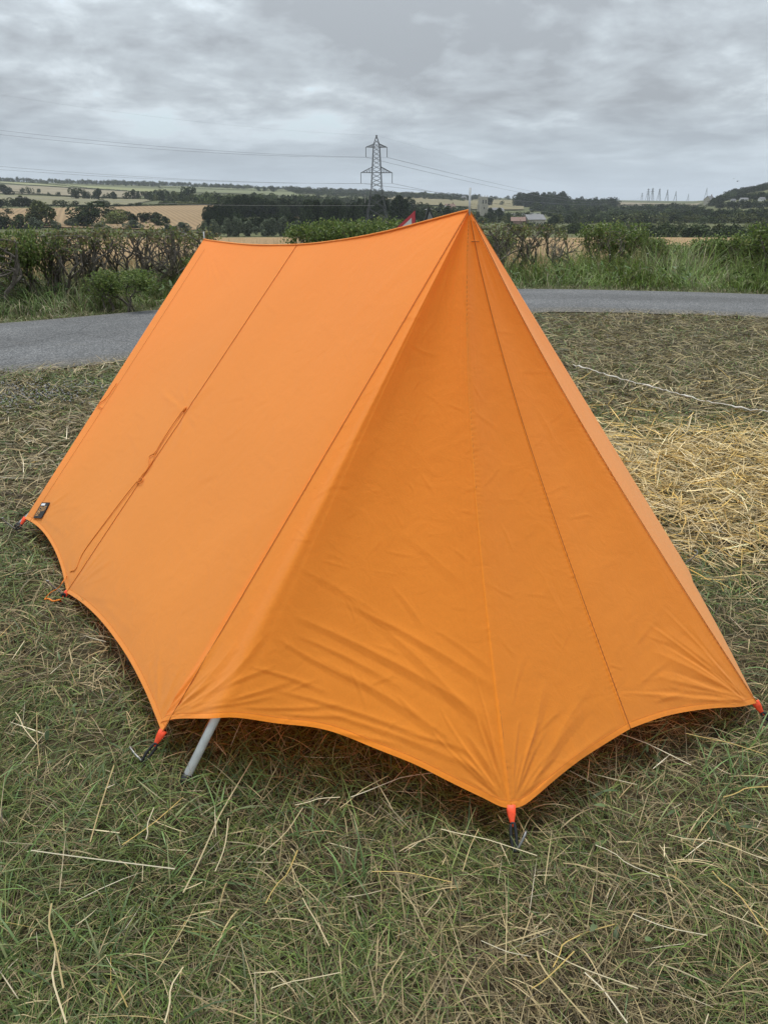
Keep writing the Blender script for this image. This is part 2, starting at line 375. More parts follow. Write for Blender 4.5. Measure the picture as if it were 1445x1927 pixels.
RF = np.stack([ii[:-1, :-1], ii[1:, :-1], ii[1:, 1:], ii[:-1, 1:]], -1).reshape(-1, 4)[:, ::-1]
road = obj('road', mesh_data('road', V, RF.copy(), tarmac, np.array(RCOL), True)); tag(road, 'grey tarmac lane curving behind the tent', 'road', kind='structure')

# ------------------------------------------------------------------ tent
P1, P2, P3, P4 = gnd(45, 992), gnd(122, 1122), gnd(272, 1437), gnd(968, 1605)
P5 = gnd(1443, 1358)
TM = (P4 + P5) / 2; EA = P1 - P3; EA = EA / np.linalg.norm(EA); EP = np.array([EA[1], -EA[0], 0.0]); EZ = np.array([0, 0, 1.0])
def wl(a, p, z): return TM + EA * a + EP * p + EZ * z            # tent axes -> world
def lw(P): q = np.asarray(P) - TM; return np.stack([q @ EA, q @ EP, q[..., 2]], -1)
def mirror(P):
    P = np.asarray(P, float); d = ((P - TM) @ EP); return P - 2 * np.multiply.outer(d, EP) if P.ndim > 1 else P - 2 * d * EP
# ridge curve in the vertical plane through the axis
RIDGE = spline([wl(0.958, 0, 1.512), wl(1.02, 0, 1.503), wl(1.193, 0, 1.474), wl(1.461, 0, 1.431), wl(1.778, 0, 1.391), wl(2.161, 0, 1.357), wl(2.691, 0, 1.333), wl(3.20, 0, 1.330), wl(3.335, 0, 1.334)], 400)
APX, BAPX = RIDGE[0], RIDGE[-1]
ra = lw(RIDGE)[:, 0]
def ridge_at(a): return np.stack([np.interp(a, ra, RIDGE[:, k]) for k in range(3)], -1)
FOOT = wl(0.72, -1.142, 0.0)
C3 = near_line(290, 1371, P3, APX); C2 = near_line(129, 1117, P2, ridge_at(2.161)); PK1 = gnd(33, 999); C1 = near_line(53, 979, PK1, BAPX); C4 = near_line(957, 1521, P4, APX)
C5 = near_line(1416, 1326, P5, APX)
Q = near_line(402, 1352, FOOT, APX)
nrm_pole = np.cross(C4 - APX, Q - APX); nrm_pole = nrm_pole / np.linalg.norm(nrm_pole)
if nrm_pole @ (EYE - Q) < 0: nrm_pole = -nrm_pole
Qo = Q + (on_plane(402, 1352, APX, C3, C2) - Q) * 0.85      # the cloth is drawn out over the pole, nearly flush with the roof
# --- displacement by folds measured on the photo (positions on the cloth, displaced along its normal)
def seg_fold(X, Y, x0, y0, x1, y1, amp, wid):
    dx, dy = x1 - x0, y1 - y0; n = math.hypot(dx, dy); ux, uy = dx / n, dy / n
    s = ((X - x0) * ux + (Y - y0) * uy) / n; d = (-(X - x0) * uy + (Y - y0) * ux)
    d = d + 0.10 * n * (s - 0.5) ** 2 * (1 if (int(x0 + y0) % 2) else -1)
    tap = np.clip(np.sin(np.clip(s, 0, 1) * math.pi), 0, 1) ** 0.6
    w = wid * (0.55 + 0.6 * np.clip(s, 0, 1)); a = np.abs(d) / w
    return amp * tap * (np.exp(-a ** 1.15 * 1.3) - 0.55 * np.exp(-np.abs(d - 1.5 * w) / (0.9 * w)))
FOLDS_SIDE = [  # long tension folds over the porch side panel, crumples by the hem
    (560, 1150, 930, 1345, 5, 13), (640, 1120, 940, 1290, 4, 11), (600, 1230, 900, 1420, 4, 12), (700, 1150, 950, 1400, 4, 15), (520, 1205, 700, 1300, 3, 9),
    (520, 1290, 850, 1400, 4, 8), (600, 1330, 900, 1440, 4, 9), (470, 1250, 620, 1300, 3, 6), (560, 1190, 760, 1290, 3, 8), (740, 1100, 800, 1180, 2, 8),
    (400, 1300, 520, 1250, 3, 6), (410, 1325, 560, 1280, 3, 6), (380, 1335, 520, 1310, 3, 5), (450, 1335, 640, 1330, 3, 5), (520, 1345, 660, 1350, 3, 5), (600, 1372, 760, 1400, 3, 6),
    (320, 1335, 420, 1190, 4, 8), (335, 1340, 450, 1210, 4, 8), (355, 1342, 480, 1230, 3.5, 7), (310, 1345, 370, 1250, 3, 6), (430, 1280, 510, 1180, 2.5, 7),
    (660, 1260, 690, 1330, 2, 5), (745, 1310, 790, 1350, 2.5, 6), (690, 1290, 740, 1270, 2, 5), (540, 1300, 600, 1275, 2, 5), (780, 1380, 880, 1410, 3, 6), (700, 1210, 760, 1230, 1.5, 6),
    (820, 1180, 930, 1260, 2, 8), (760, 1000, 880, 1100, 1.5, 12), (560, 1060, 760, 1180, 2, 12), (860, 1420, 940, 1490, 4, 8), (880, 1380, 945, 1480, 4, 8), (905, 1350, 950, 1470, 3, 7)]
FOLDS_DOOR = [(985, 1495, 1100, 1320, 5, 12), (1000, 1490, 1160, 1360, 5, 11), (975, 1490, 1030, 1280, 4, 10), (1040, 1400, 1110, 1290, 2, 7), (960, 1330, 985, 1230, 1.5, 6), (1010, 1380, 1060, 1330, 2, 6),
    (1405, 1318, 1240, 1270, 5, 9), (1405, 1312, 1230, 1220, 5, 10), (1405, 1308, 1250, 1180, 4, 9), (1400, 1322, 1210, 1310, 4, 8), (1395, 1305, 1290, 1170, 3, 8), (1230, 1320, 1300, 1300, 3, 6), (1200, 1290, 1260, 1240, 2, 6),
    (1165, 870, 1290, 1050, 1.2, 8), (1010, 760, 1060, 850, 1.2, 8), (1190, 1220, 1240, 1160, 1.5, 6), (1060, 1160, 1010, 1060, 1.0, 8)]
FOLDS_ROOF = [(345, 775, 300, 735, 3, 8), (352, 778, 400, 715, 3, 7), (350, 790, 330, 850, 2, 8), (415, 830, 450, 800, 1.8, 6), (370, 905, 410, 885, 1.8, 7), (250, 770, 280, 790, 1.3, 6), (240, 810, 262, 850, 1.2, 6),
    (180, 1120, 250, 1190, 2, 7), (150, 1120, 230, 1130, 2, 7), (300, 1340, 295, 1220, 1.8, 7), (85, 975, 130, 1010, 2.5, 7), (70, 960, 110, 940, 1.5, 7), (480, 850, 520, 880, 1.2, 7), (430, 1080, 480, 1120, 1.2, 9), (330, 1010, 360, 1060, 1.0, 9),
    (700, 560, 760, 500, 1.5, 10), (840, 430, 720, 480, 3, 12), (850, 420, 700, 450, 2, 10), (395, 470, 440, 520, 2, 10), (400, 460, 480, 480, 2, 9), (560, 480, 545, 540, 1, 8), (600, 600, 640, 640, 1.0, 10), (330, 620, 370, 590, 1.2, 12)]
_r = random.Random(5)
def rays_from(x, y, a0, a1, n, l0, l1):
    out = []
    for k in range(n):
        a = math.radians(a0 + (a1 - a0) * (k + _r.random()) / n); q = _r.uniform(6, 16); l = _r.uniform(l0, l1); out.append((x + q * math.cos(a), y - q * math.sin(a), x + l * math.cos(a + _r.uniform(-0.06, 0.06)), y - l * math.sin(a), _r.uniform(1.6, 3.4), _r.uniform(2.6, 4.6)))
    return out
FOLDS_SIDE += rays_from(953, 1515, 97, 150, 12, 70, 260) + rays_from(300, 1358, 12, 58, 14, 60, 240) + rays_from(880, 410, 236, 268, 6, 60, 200)
FOLDS_DOOR += rays_from(962, 1515, 35, 88, 12, 60, 230) + rays_from(1410, 1322, 130, 178, 14, 60, 250) + rays_from(884, 410, 272, 300, 6, 50, 180)
FOLDS_ROOF += rays_from(296, 1358, 62, 100, 6, 40, 150) + rays_from(132, 1112, 20, 110, 9, 30, 120) + rays_from(64, 972, 330, 420, 7, 25, 90) + rays_from(352, 768, 0, 360, 12, 18, 60) + rays_from(390, 458, 250, 345, 7, 30, 120) + rays_from(872, 405, 190, 232, 7, 50, 190)
def cloth(name, G, folds=(), billow=0.004, sag=0.0, u0=0.0, slack=None, ncrease=45):
    """G: grid (i along the hem, j from the top to the hem) of points; adds sag and folds along the normal."""
    G = np.array(G, float); ni, nj = G.shape[:2]
    if slack is not None:                                # the porch hangs in a catenary from the apex: hollow towards the axis
        vq = np.linspace(0, 1, nj)[None, :, None]; G = G + EA * (0.064 * slack[:, None, None] * np.sin(math.pi * vq ** 0.8))
    du = np.gradient(G, axis=0); dv = np.gradient(G, axis=1); n = np.cross(du, dv)
    n /= (np.linalg.norm(n, axis=2)[..., None] + 1e-9)
    ref = np.array([0, 0, 1.0]) - EA * 0.0
    cen = wl(1.6, 0, 0.5); sgn = np.sign(((G - cen) * n).sum(2).mean()); n *= sgn
    u = np.linspace(0, 1, ni)[:, None]; v = np.linspace(0, 1, nj)[None]
    us = np.clip((u - u0) / (1 - u0), 0, 1)            # taut up to the pole, slack beyond it
    disp = -sag * np.sin(math.pi * np.clip(us * 1.08 - 0.08, 0, 1)) ** 1.2 * (v ** 0.8 * (1 - v * 0.85) * 2.6)
    px_, py_ = proj(G)
    loc = lw(G)
    edge = np.clip(4 * us * (1 - us), 0, 1) ** 0.5
    disp = disp + billow * (fbm(loc[..., 0] + loc[..., 2], loc[..., 1] - loc[..., 2], 2.4, 11) - 0.5) * edge * 2
    hw_m = np.linalg.norm(G[-1, -1] - G[0, -1]) * np.maximum(v, 0.02)            # puckers where the cloth is gathered by the stitching
    for ed, ph in ((u * hw_m, 0.0), ((1 - u) * hw_m, 2.0)):
        disp = disp + 0.0011 * np.exp(-ed / 0.013) * np.sin(loc[..., 2] * 480 + ph + 22 * fbm(loc[..., 2], loc[..., 1], 9, 5, 3)) * np.clip((fbm(loc[..., 2] + ph, loc[..., 1], 6, 15, 2) - 0.45) * 4, 0, 1)
    for q in range(ncrease):
        cx_ = rng.uniform(px_.min(), px_.max()); cy_ = rng.uniform(py_.min() + 150, py_.max()); an = rng.uniform(-1.2, 1.2); ll = rng.uniform(18, 70)
        disp = disp + 0.001 * rng.uniform(0.3, 0.9) * seg_fold(px_, py_, cx_, cy_, cx_ + ll * math.cos(an), cy_ + ll * math.sin(an), 1.0, rng.uniform(2.5, 5))
    for f in folds: disp = disp + 0.00068 * seg_fold(px_, py_, *f) * np.clip(v * 6, 0, 1)
    G2 = G + n * disp[..., None]
    return G2
def grid_mesh(name, G, mat, parent, flip=False):
    ni, nj = G.shape[:2]; ii = np.arange(ni * nj).reshape(ni, nj)
    Fc = np.stack([ii[:-1, :-1], ii[1:, :-1], ii[1:, 1:], ii[:-1, 1:]], -1).reshape(-1, 4)
    if flip: Fc = Fc[:, ::-1].copy()
    return obj(name, mesh_data(name, G.reshape(-1, 3) - TM0, Fc, mat, None, True), parent)
TM0 = wl(1.6, 0, 0.0)
tent = empty('tent', TM0)
tag(tent, 'orange canvas ridge tent with silver poles pitched on mown grass', 'tent')

# --- roof side (left), from the seam at the front poles back to the rear edge
def hem_curve(A, B, sag, upto, n):
    s = np.linspace(0, 1, n); base = A + (B - A) * s[:, None]
    prof = (1 - np.abs(2 * s - 1) ** 2.2)
    up = upto - (A + B) / 2; up = up / np.linalg.norm(up)
    return base + up * (sag * prof)[:, None]
NB = 120
hemA = hem_curve(C3, C2, 0.052, ridge_at(1.55), NB); hemB = hem_curve(C2, C1, 0.052, ridge_at(2.75), NB)
ridA = ridge_at(np.linspace(0.958, 2.161, NB)); ridB = ridge_at(np.linspace(2.161, 3.335, NB))
NV = 190
vv = np.linspace(0, 1, NV)[None, :, None]
rg1 = ridA[:, None] * (1 - vv) + hemA[:, None] * vv
rg2 = ridB[:, None] * (1 - vv) + hemB[:, None] * vv
RG1 = cloth('r', rg1, FOLDS_ROOF, 0.003, sag=0.012); RG2 = cloth('r', rg2, FOLDS_ROOF, 0.003, sag=0.010)
# --- porch: a cone of cloth from the front apex down to the hem
hs = [C3] + [on_plane(x, y, APX, C3, Qo) for x, y in ((303, 1361), (322, 1355), (345, 1352), (372, 1351))] + [Qo] + \
     [on_plane(x, y, APX, Qo, C4) for x, y in ((440, 1352), (500, 1357), (570, 1366), (640, 1384), (700, 1405), (760, 1431), (830, 1464), (900, 1497), (940, 1517))] + [C4]
NS_, ND_, NVP = 340, 190, 400
hem_side = spline(hs, NS_)
UPOLE = np.argmin(np.linalg.norm(hem_side - Qo, axis=1)) / (NS_ - 1.0)
# slight scallop flutter along the hem
s_ = np.linspace(0, 1, NS_); hem_side = hem_side + np.outer(0.004 * np.sin(s_ * 26) * np.sin(s_ * math.pi), EZ)
hdoor = [C4] + [on_plane(x, y, APX, C4, C5) for x, y in ((975, 1519), (990, 1512), (1012, 1495), (1040, 1471), (1070, 1447), (1100, 1425), (1145, 1396))]
cen_hem = on_plane(1185, 1371, APX, C4, C5)
hem_door = spline(hdoor + [cen_hem], ND_)
vv2 = np.linspace(0, 1, NVP)[None, :, None]; top = APX + np.array([0, 0, 0.0])
rampL = np.clip((np.linspace(0, 1, NS_) - UPOLE) / (1 - UPOLE), 0, 1); rampL = rampL ** 0.75
sideG = cloth('s', top * (1 - vv2) + hem_side[:, None] * vv2, FOLDS_SIDE, 0.003, sag=0.035, u0=UPOLE, slack=rampL, ncrease=110)
doorG = cloth('d', top * (1 - vv2) + hem_door[:, None] * vv2, FOLDS_DOOR, 0.003, sag=0.008, slack=np.ones(ND_))
hem_door_r = spline([cen_hem] + [on_plane(x, y, APX, C4, C5) for x, y in ((1215, 1360), (1255, 1347), (1300, 1338), (1350, 1332), (1390, 1330))] + [C5], ND_)[::-1]
doorGr = cloth('d', top * (1 - vv2) + hem_door_r[:, None] * vv2, FOLDS_DOOR, 0.003, sag=0.008, slack=np.ones(ND_))
def mir(G): s = G.shape; return mirror(G.reshape(-1, 3)).reshape(s)
C3m_ = mirror(C3); sr = np.linspace(0, 1, NS_); hem_r = C3m_ + (C5 - C3m_) * sr[:, None] + np.outer(0.030 * np.sin(math.pi * sr), EZ) + np.outer(0.02 * np.sin(math.pi * np.clip(sr * 3.5, 0, 1)), EP)   # the far side is pulled nearly straight
sideR = cloth('s', top * (1 - vv2) + hem_r[:, None] * vv2, (), 0.003, sag=0.010, u0=0.15, slack=np.clip((sr - 0.12) / 0.88, 0, 1) ** 1.3)
fab = MT['fabric']
grid_mesh('roof_panel', RG1, fab, tent); grid_mesh('roof_panel', RG2, fab, tent)
grid_mesh('roof_panel', mir(RG1), fab, tent, True); grid_mesh('roof_panel', mir(RG2), fab, tent, True)
grid_mesh('porch_side_panel', sideG, fab, tent); grid_mesh('porch_side_panel', sideR, fab, tent, True)
grid_mesh('door_panel', doorG, fab, tent); grid_mesh('door_panel', doorGr, fab, tent, True)
# rear wall
bh = np.array([C1 + (mirror(C1) - C1) * s + EZ * 0.05 * math.sin(math.pi * s) for s in np.linspace(0, 1, 40)])
v3 = np.linspace(0, 1, 60)[None, :, None]
backG = BAPX * (1 - v3) + bh[:, None] * v3; backG = backG + EA * (0.02 * np.sin(np.linspace(0, math.pi, 40))[:, None, None] * v3)
grid_mesh('rear_panel', backG, fab, tent)

# --- seams: a felled strip with a dark line of stitching along it
def surf_normal(G):
    n = np.cross(np.gradient(G, axis=0), np.gradient(G, axis=1)); n /= (np.linalg.norm(n, axis=2)[..., None] + 1e-9)
    return n * np.sign(((G - wl(1.6, 0, 0.5)) * n).sum(2).mean())
def line_on(G, i, j0=0, j1=None, off=0.0025):
    n = surf_normal(G); n = n.copy(); P = G[i] + n[min(max(i, 1), G.shape[0] - 2)] * off
    return P[j0:j1]
def seam(P, r=0.0012, name='seam', mat=None, wavy=0.0):
    P = np.asarray(P)
    return MB().tube(P - TM0, r, 5).build(name, mat or MT['seam'], tent, True)
def strip(P, side, w, name='seam_tape', mat=None):   # doubled cloth lying along a seam
    P = np.asarray(P); nrm = np.cross(np.gradient(P, axis=0), side); nrm /= np.linalg.norm(nrm, axis=1)[:, None]
    nrm *= np.sign(((P - wl(1.6, 0, 0.5)) * nrm).sum(1))[:, None]
    G = np.stack([P + side * (w * k) + nrm * h for k, h in ((0, 0.0), (0.05, 0.0018), (0.95, 0.0018), (1, 0.0))], 1)
    return grid_mesh(name, G, mat or MT['felled'], tent)
def ribbon_on(G, axis_i, w_idx, name='seam_tape', lift=0.0016, j=None):   # strip of the same cloth following the surface grid
    n = surf_normal(G); a, b = w_idx
    S = G[a:b + 1] + n[a:b + 1] * lift
    S[0] -= n[a] * lift; S[-1] -= n[b] * lift
    return grid_mesh(name, S, MT['felled'], tent)
seam(line_on(RG1, 0)); seam(line_on(RG1, -1)); seam(line_on(sideG, -1, 8), 0.0009); seam(line_on(doorG, -1, 8), 0.0013); seam(mirror(line_on(RG1, 0)))
seam(line_on(doorGr, 0, 8), 0.0013)
seam(line_on(RG2, NB - 12)[6:], 0.0007)
for G, w in ((RG1, (0, 1)), (RG2, (0, 1)), (sideG, (NS_ - 5, NS_ - 1)), (doorG, (ND_ - 5, ND_ - 1))): ribbon_on(G, 0, w)
seam(mirror(line_on(RG1, -1)))
# hems: a folded band round every lower edge
def hem_band(G, k=4, lift=0.0014):
    n = surf_normal(G); S = G[:, -k:].copy() + n[:, -k:] * lift; S[:, 0] -= n[:, -k] * (lift * 0.7)
    grid_mesh('hem', S, MT['felled'], tent)
    seam(G[:, -k] + n[:, -k] * lift * 1.0, 0.0004, 'hem_stitching', MT['thread'])
for G, k in ((RG1, 3), (RG2, 3), (sideG, 5), (doorG, 5), (doorGr, 5)): hem_band(G, k)
seam(RIDGE + EZ * 0.002, 0.004, 'ridge_binding', MT['felled'])
# bar tack below the apex on the door
i0 = line_on(doorG, -1, off=0.003)[26]; MB().tube([i0 - EP * 0.014 - TM0, i0 - TM0 + EZ * 0.001, i0 + EP * 0.016 - TM0 - EZ * 0.001], 0.0016, 5).build('bar_tack', MT['seam'], tent, True)
# reinforcing cap over the apex
capv = np.concatenate([RG1[:12, :10].reshape(-1, 3)]);
# --- poles
def pole(foot, topp, name='pole'):
    d = (topp - foot) / np.linalg.norm(topp - foot)
    o = MB().tube([foot + d * 0.02 - TM0, topp - TM0], 0.0127, 16).build(name, MT['alloy'], tent, True)
    MB().tube([foot - TM0 - d * 0.012, foot - TM0 + d * 0.022], 0.0134, 14).build('pole_ferrule', MT['rubber'], o, True)
    return o
ptop = APX - EZ * 0.05 + EA * 0.035
pole(FOOT, ptop - EP * 0.01); pole(wl(0.84, 1.05, 0.0), ptop + EP * 0.01)
RFOOT = gnd(35, 989); RFOOT[2] = 0.0
btop = BAPX - EZ * 0.42 - EA * 0.45
pole(RFOOT, btop - EP * 0.01); pole(mirror(RFOOT), btop + EP * 0.01)
for P, h in ((APX, 0.066), (BAPX - EA * 0.01, 0.040)):
    MB().tube([P - TM0 - EZ * 0.05, P - TM0 + EZ * h], 0.0034, 10).build('pole_spike', MT['spike'], tent, True)
# --- red tabs, rubber loops; pegs are things of their own
def tab(C, P, w=0.022, f=1.0):
    d = P - C; ln = np.linalg.norm(d); d = d / ln; side = np.cross(d, EYE - C); side /= np.linalg.norm(side)
    up = np.cross(side, d); e = 0.045 * f
    ring = [(0, w, 0.004), (0.35, w * 0.95, 0.006), (0.7, w * 0.6, 0.007), (1, w * 0.42, 0.006)]
    V = []; Fc = []
    for k, (s, ww, th) in enumerate(ring):
        c = C - d * 0.008 + d * (e + 0.008) * s
        for q in range(10):
            an = 2 * math.pi * q / 10; V.append(c + side * (ww / 2 * math.cos(an)) * (1 + 0.12 * math.cos(3 * an)) + up * th * 0.5 * math.sin(an) - TM0)
    for k in range(3):
        for q in range(10): Fc.append([k * 10 + q, k * 10 + (q + 1) % 10, k * 10 + 10 + (q + 1) % 10, k * 10 + 10 + q])
    Fc += [list(range(10))[::-1], [30 + q for q in range(10)]]
    MB().add(V, Fc).build('tab', MT['red'], tent, True)
    s0 = C + d * (e - 0.006); pp = P + EZ * 0.012
    loop = [s0 + side * 0.0045, s0 + (pp - s0) * 0.5 + side * 0.007, pp + side * 0.004 , pp - d * -0.004, pp - side * 0.004, s0 + (pp - s0) * 0.5 - side * 0.007, s0 - side * 0.0045, s0 - d * 0.004, s0 + side * 0.0045]
    MB().tube(spline(loop, 40) - TM0, 0.0043, 8).build('rubber_loop', MT['rubber'], tent, True)
C2m, C1m, C3m = mirror(C2), mirror(C1), mirror(C3)
pegs = [(C1, PK1, 'far corner of the tent near the black maker tag', 1), (C2, P2, 'middle of the long side under the loose orange cord', 1), (C3, P3, 'front corner beside the silver pole foot', 1), (C4, P4, 'front tip of the porch nearest the camera', 1),
        (C5, P5, 'right corner of the porch at the picture edge', 1), (C3m, mirror(P3), 'right side of the tent beside the yellow straw', 1)]
for k, (c, p, txt, f) in enumerate(pegs):
    tab(c, p, 0.024 if k in (2, 3, 4) else 0.02)
    d = (p - c); d[2] = 0; d /= np.linalg.norm(d); sd_ = np.array([d[1], -d[0], 0])
    if k == 3: path = [(-0.02, 0.0, -0.07), (0, 0.0, 0.0), (0.004, 0.008, 0.022), (-0.005, 0.022, 0.046), (-0.018, 0.030, 0.052)]
    elif k == 2: path = [(-0.03, 0, -0.08), (0.0, 0.0, 0.0), (0.012, 0.03, 0.018), (0.016, 0.062, 0.026), (0.010, 0.072, 0.018), (0.004, 0.074, 0.006)]
    else: path = [(-0.03, 0, -0.08), (0.0, 0.0, 0.0), (0.03, 0.02, 0.045), (0.05, 0.03, 0.072), (0.052, 0.02, 0.082), (0.045, 0.012, 0.078)]
    sgn = -1 if k == 3 else 1
    pts = [np.array([d[0] * a + sd_[0] * b * sgn, d[1] * a + sd_[1] * b * sgn, z]) for a, b, z in path]
    o = MB().tube(spline(pts, 24), 0.0032, 8).build('tent_peg', MT['steel'], None, True, loc=(p[0], p[1], 0.0))
    tag(o, 'bent steel tent peg at the ' + txt, 'tent peg', 'pegs holding the tent down')
# --- guy line on the middle seam, and the loose one by the rear edge
SEAM_L = line_on(RG1, -1, off=0.005)
nroof = surf_normal(RG1)[-2, 60]
def roof_pt(x, y, off=0.006):
    P = on_plane(x, y, ridge_at(2.161), C2, C2 + (C3 - C2) * 0.3 + (ridge_at(1.9) - C2) * 0.0); return P + nroof * off
gpts = [roof_pt(x, y) for x, y in ((349, 771), (330, 797), (308, 830), (294, 853), (283, 861), (284, 874), (277, 888), (268, 900), (260, 908), (238, 935), (200, 985), (160, 1040), (146, 1071))]
tail = [roof_pt(137, 1076), roof_pt(128, 1084, 0.004)] + [gnd(118, 1096, 0.09), gnd(110, 1107, 0.05), gnd(96, 1115, 0.03), gnd(84, 1128, 0.012)]
gl = MB().tube(spline(gpts + tail, 150) - TM0, 0.0019, 6).build('guy_line', MT['cord'], tent, True)
g2 = [roof_pt(x, y) for x, y in ((345, 775), (320, 812), (297, 850), (290, 868), (281, 884), (272, 893), (266, 902), (262, 909))]
MB().tube(spline(g2, 60) - TM0, 0.0018, 6).build('cord_loop', MT['cord'], gl, True)
tt = [gnd(84, 1128, 0.012), gnd(92, 1127, 0.015), gnd(100, 1131, 0.018), gnd(108, 1130, 0.02), gnd(115, 1128, 0.02)]
MB().tube(spline(tt, 30) - TM0, [0.002 + 0.002 * abs(math.sin(k)) for k in range(30)], 6).build('cord_end', MT['cord'], gl, True)
for x, y, r in ((350, 771, 0.008), (293, 854, 0.0055), (262, 907, 0.005)):
    c = roof_pt(x, y, 0.005); dd = (roof_pt(x - 6, y + 10, 0.005) - c); dd /= np.linalg.norm(dd)
    MB().tube([c - dd * r * 1.6, c - dd * r * 0.6, c + dd * r * 0.4, c + dd * r * 1.8], [r * 0.25, r * 0.7, r * 0.75, r * 0.3], 8).build('knot', MT['cord'], gl, True).location = -TM0
MB().tube(spline([roof_pt(262, 907), roof_pt(266, 901), roof_pt(272, 903), roof_pt(268, 910), roof_pt(262, 909)], 20) - TM0, 0.002, 6).build('slider', MT['cord'], gl, True)
def roof2(x, y, off=0.005):
    P = on_plane(x, y, BAPX, C1, C2); return P + nroof * off
lp = [roof2(x, y) for x, y in ((222, 722), (214, 733), (207, 744), (198, 754), (190, 759), (186, 765), (191, 767), (194, 769))]
MB().tube(spline(lp, 40) - TM0, 0.0018, 6).build('loose_cord', MT['cord'], tent, True)
# --- maker's tag with woven writing
to, tx, ty = roof2(68, 970, 0.0045), roof2(84, 941, 0.0045), roof2(80, 976, 0.0045)
ex = (tx - to); lx = np.linalg.norm(ex); ex /= lx; ey = to - ty; ey = ey - ex * (ey @ ex); lyy = np.linalg.norm(ey); ey /= lyy
org = ty - TM0; en = np.cross(ex, ey)
if en @ nroof < 0: en = -en
def tq(x0, x1, y0, y1, h): return [org + ex * (x * lx) + ey * (y * lyy) + en * h for x, y in ((x0, y0), (x1, y0), (x1, y1), (x0, y1))]
def slab(x0, x1, y0, y1, h0, h1): return tq(x0, x1, y0, y1, h0) + tq(x0, x1, y0, y1, h1), [[3, 2, 1, 0], [4, 5, 6, 7], [0, 1, 5, 4], [1, 2, 6, 5], [2, 3, 7, 6], [3, 0, 4, 7]]
mtag = MB().add(*slab(0, 1, 0, 1, -0.002, 0.001)).build('maker_tag', MT['tagblack'], tent)
mtag['label'] = 'small black woven tag with orange lettering and a white square'
MB().add(*slab(0.80, 0.93, 0.42, 0.88, 0.0005, 0.0016)).build('white_square', MT['tagwhite'], mtag)
def letters(txt, x0, y0, hgt, wid):
    cu_ = bpy.data.curves.new('lettering', 'FONT'); cu_.body = txt; cu_.size = 1.0
    o = bpy.data.objects.new('tmp', cu_); COL.objects.link(o)
    dg = bpy.context.evaluated_depsgraph_get(); me = bpy.data.meshes.new_from_object(o.evaluated_get(dg))
    n = len(me.vertices); co = np.empty(n * 3, np.float32); me.vertices.foreach_get('co', co); co = co.reshape(-1, 3)
    s = hgt * lyy / 0.69
    P = org + ex * (x0 * lx) + ey * (y0 * lyy) + en * 0.0016 + np.outer((co[:, 0] - co[:, 0].min()) / np.ptp(co[:, 0]) * wid * lx, ex) + np.outer(co[:, 1] * s, ey)
    me.vertices.foreach_set('co', P.astype(np.float32).ravel()); me.update(); me.materials.append(MT['tagorange'])
    bpy.data.objects.remove(o); obj('lettering', me, mtag)
letters('FORCE', 0.14, 0.52, 0.36, 0.60); letters('TEN', 0.42, 0.10, 0.34, 0.34)

# ------------------------------------------------------------------ grass and straw
def blades(px_, py_, pz_, length, width, el, az, droop, col, segs=3, twist=0.0, tipcol=None):
    n = len(px_); f = lambda a: np.broadcast_to(np.asarray(a, float), (n,))
    length, width, el, az, droop, twist = map(f, (length, width, el, az, droop, twist))
    pos = np.zeros((n, segs + 1, 3)); pos[:, 0] = np.c_[px_, py_, pz_]
    for k in range(segs):
        e = el - droop * (k / max(segs - 1, 1)); st = length / segs
        pos[:, k + 1] = pos[:, k] + np.c_[np.cos(e) * np.sin(az), np.cos(e) * np.cos(az), np.sin(e)] * st[:, None]
    sdv = np.c_[np.cos(az) * np.cos(twist), -np.sin(az) * np.cos(twist), np.sin(twist)]
    wk = np.array([0.75, 1.0, 0.8, 0.55, 0.4][:segs] + [0.12])
    wv = sdv[:, None, :] * (width[:, None, None] * 0.5 * wk[None, :, None])
    V = np.stack([pos - wv, pos + wv], 2).reshape(n, -1, 3)
    base = (np.arange(n) * (segs + 1) * 2)[:, None, None]
    q = np.array([[2 * k, 2 * k + 1, 2 * k + 3, 2 * k + 2] for k in range(segs)])[None]
    Fc = (base + q).reshape(-1, 4)
    c = np.repeat(col[:, None, :], (segs + 1) * 2, axis=1)
    return V.reshape(-1, 3), Fc, c.reshape(-1, 3)
def stuff_mesh(name, parts, mat, label, cat):
    off = 0; Vs, Fs, Cs = [], [], []
    for v, f, c in parts: Vs.append(v); Fs.append(f + off); Cs.append(c); off += len(v)
    o = obj(name, mesh_data(name, np.concatenate(Vs), np.concatenate(Fs), mat, np.clip(np.concatenate(Cs), 0.004, 0.9)))
    return tag(o, label, cat, kind='stuff')
def wedge(n, y0, y1, power, k=0.60, m=1.35):          # points spread before the camera, thinning with distance
    g = np.exp(np.linspace(math.log(y0), math.log(y1), 600)); wd = (k * g + m)
    pdf = wd * g ** (1 - power); cdf = np.cumsum(pdf); cdf /= cdf[-1]
    y = np.interp(rng.random(n), cdf, g); x = (rng.random(n) * 2 - 1) * (k * y + m); return x, y
def pick(n, cols, w):
    cols = np.array(cols); idx = rng.choice(len(cols), n, p=np.array(w) / np.sum(w)); c = cols[idx]
    return c * (0.50 + 0.85 * rng.random((n, 1)))
GREEN = [(0.098, 0.148, 0.032), (0.135, 0.188, 0.044), (0.122, 0.136, 0.040), (0.078, 0.122, 0.038), (0.185, 0.218, 0.068)]
DRY = [(0.31, 0.238, 0.122), (0.41, 0.325, 0.178), (0.18, 0.138, 0.074), (0.26, 0.215, 0.108), (0.105, 0.082, 0.046)]
STRAW = [(0.50, 0.415, 0.245), (0.56, 0.475, 0.300), (0.40, 0.315, 0.160), (0.58, 0.51, 0.36), (0.50, 0.36, 0.12)]
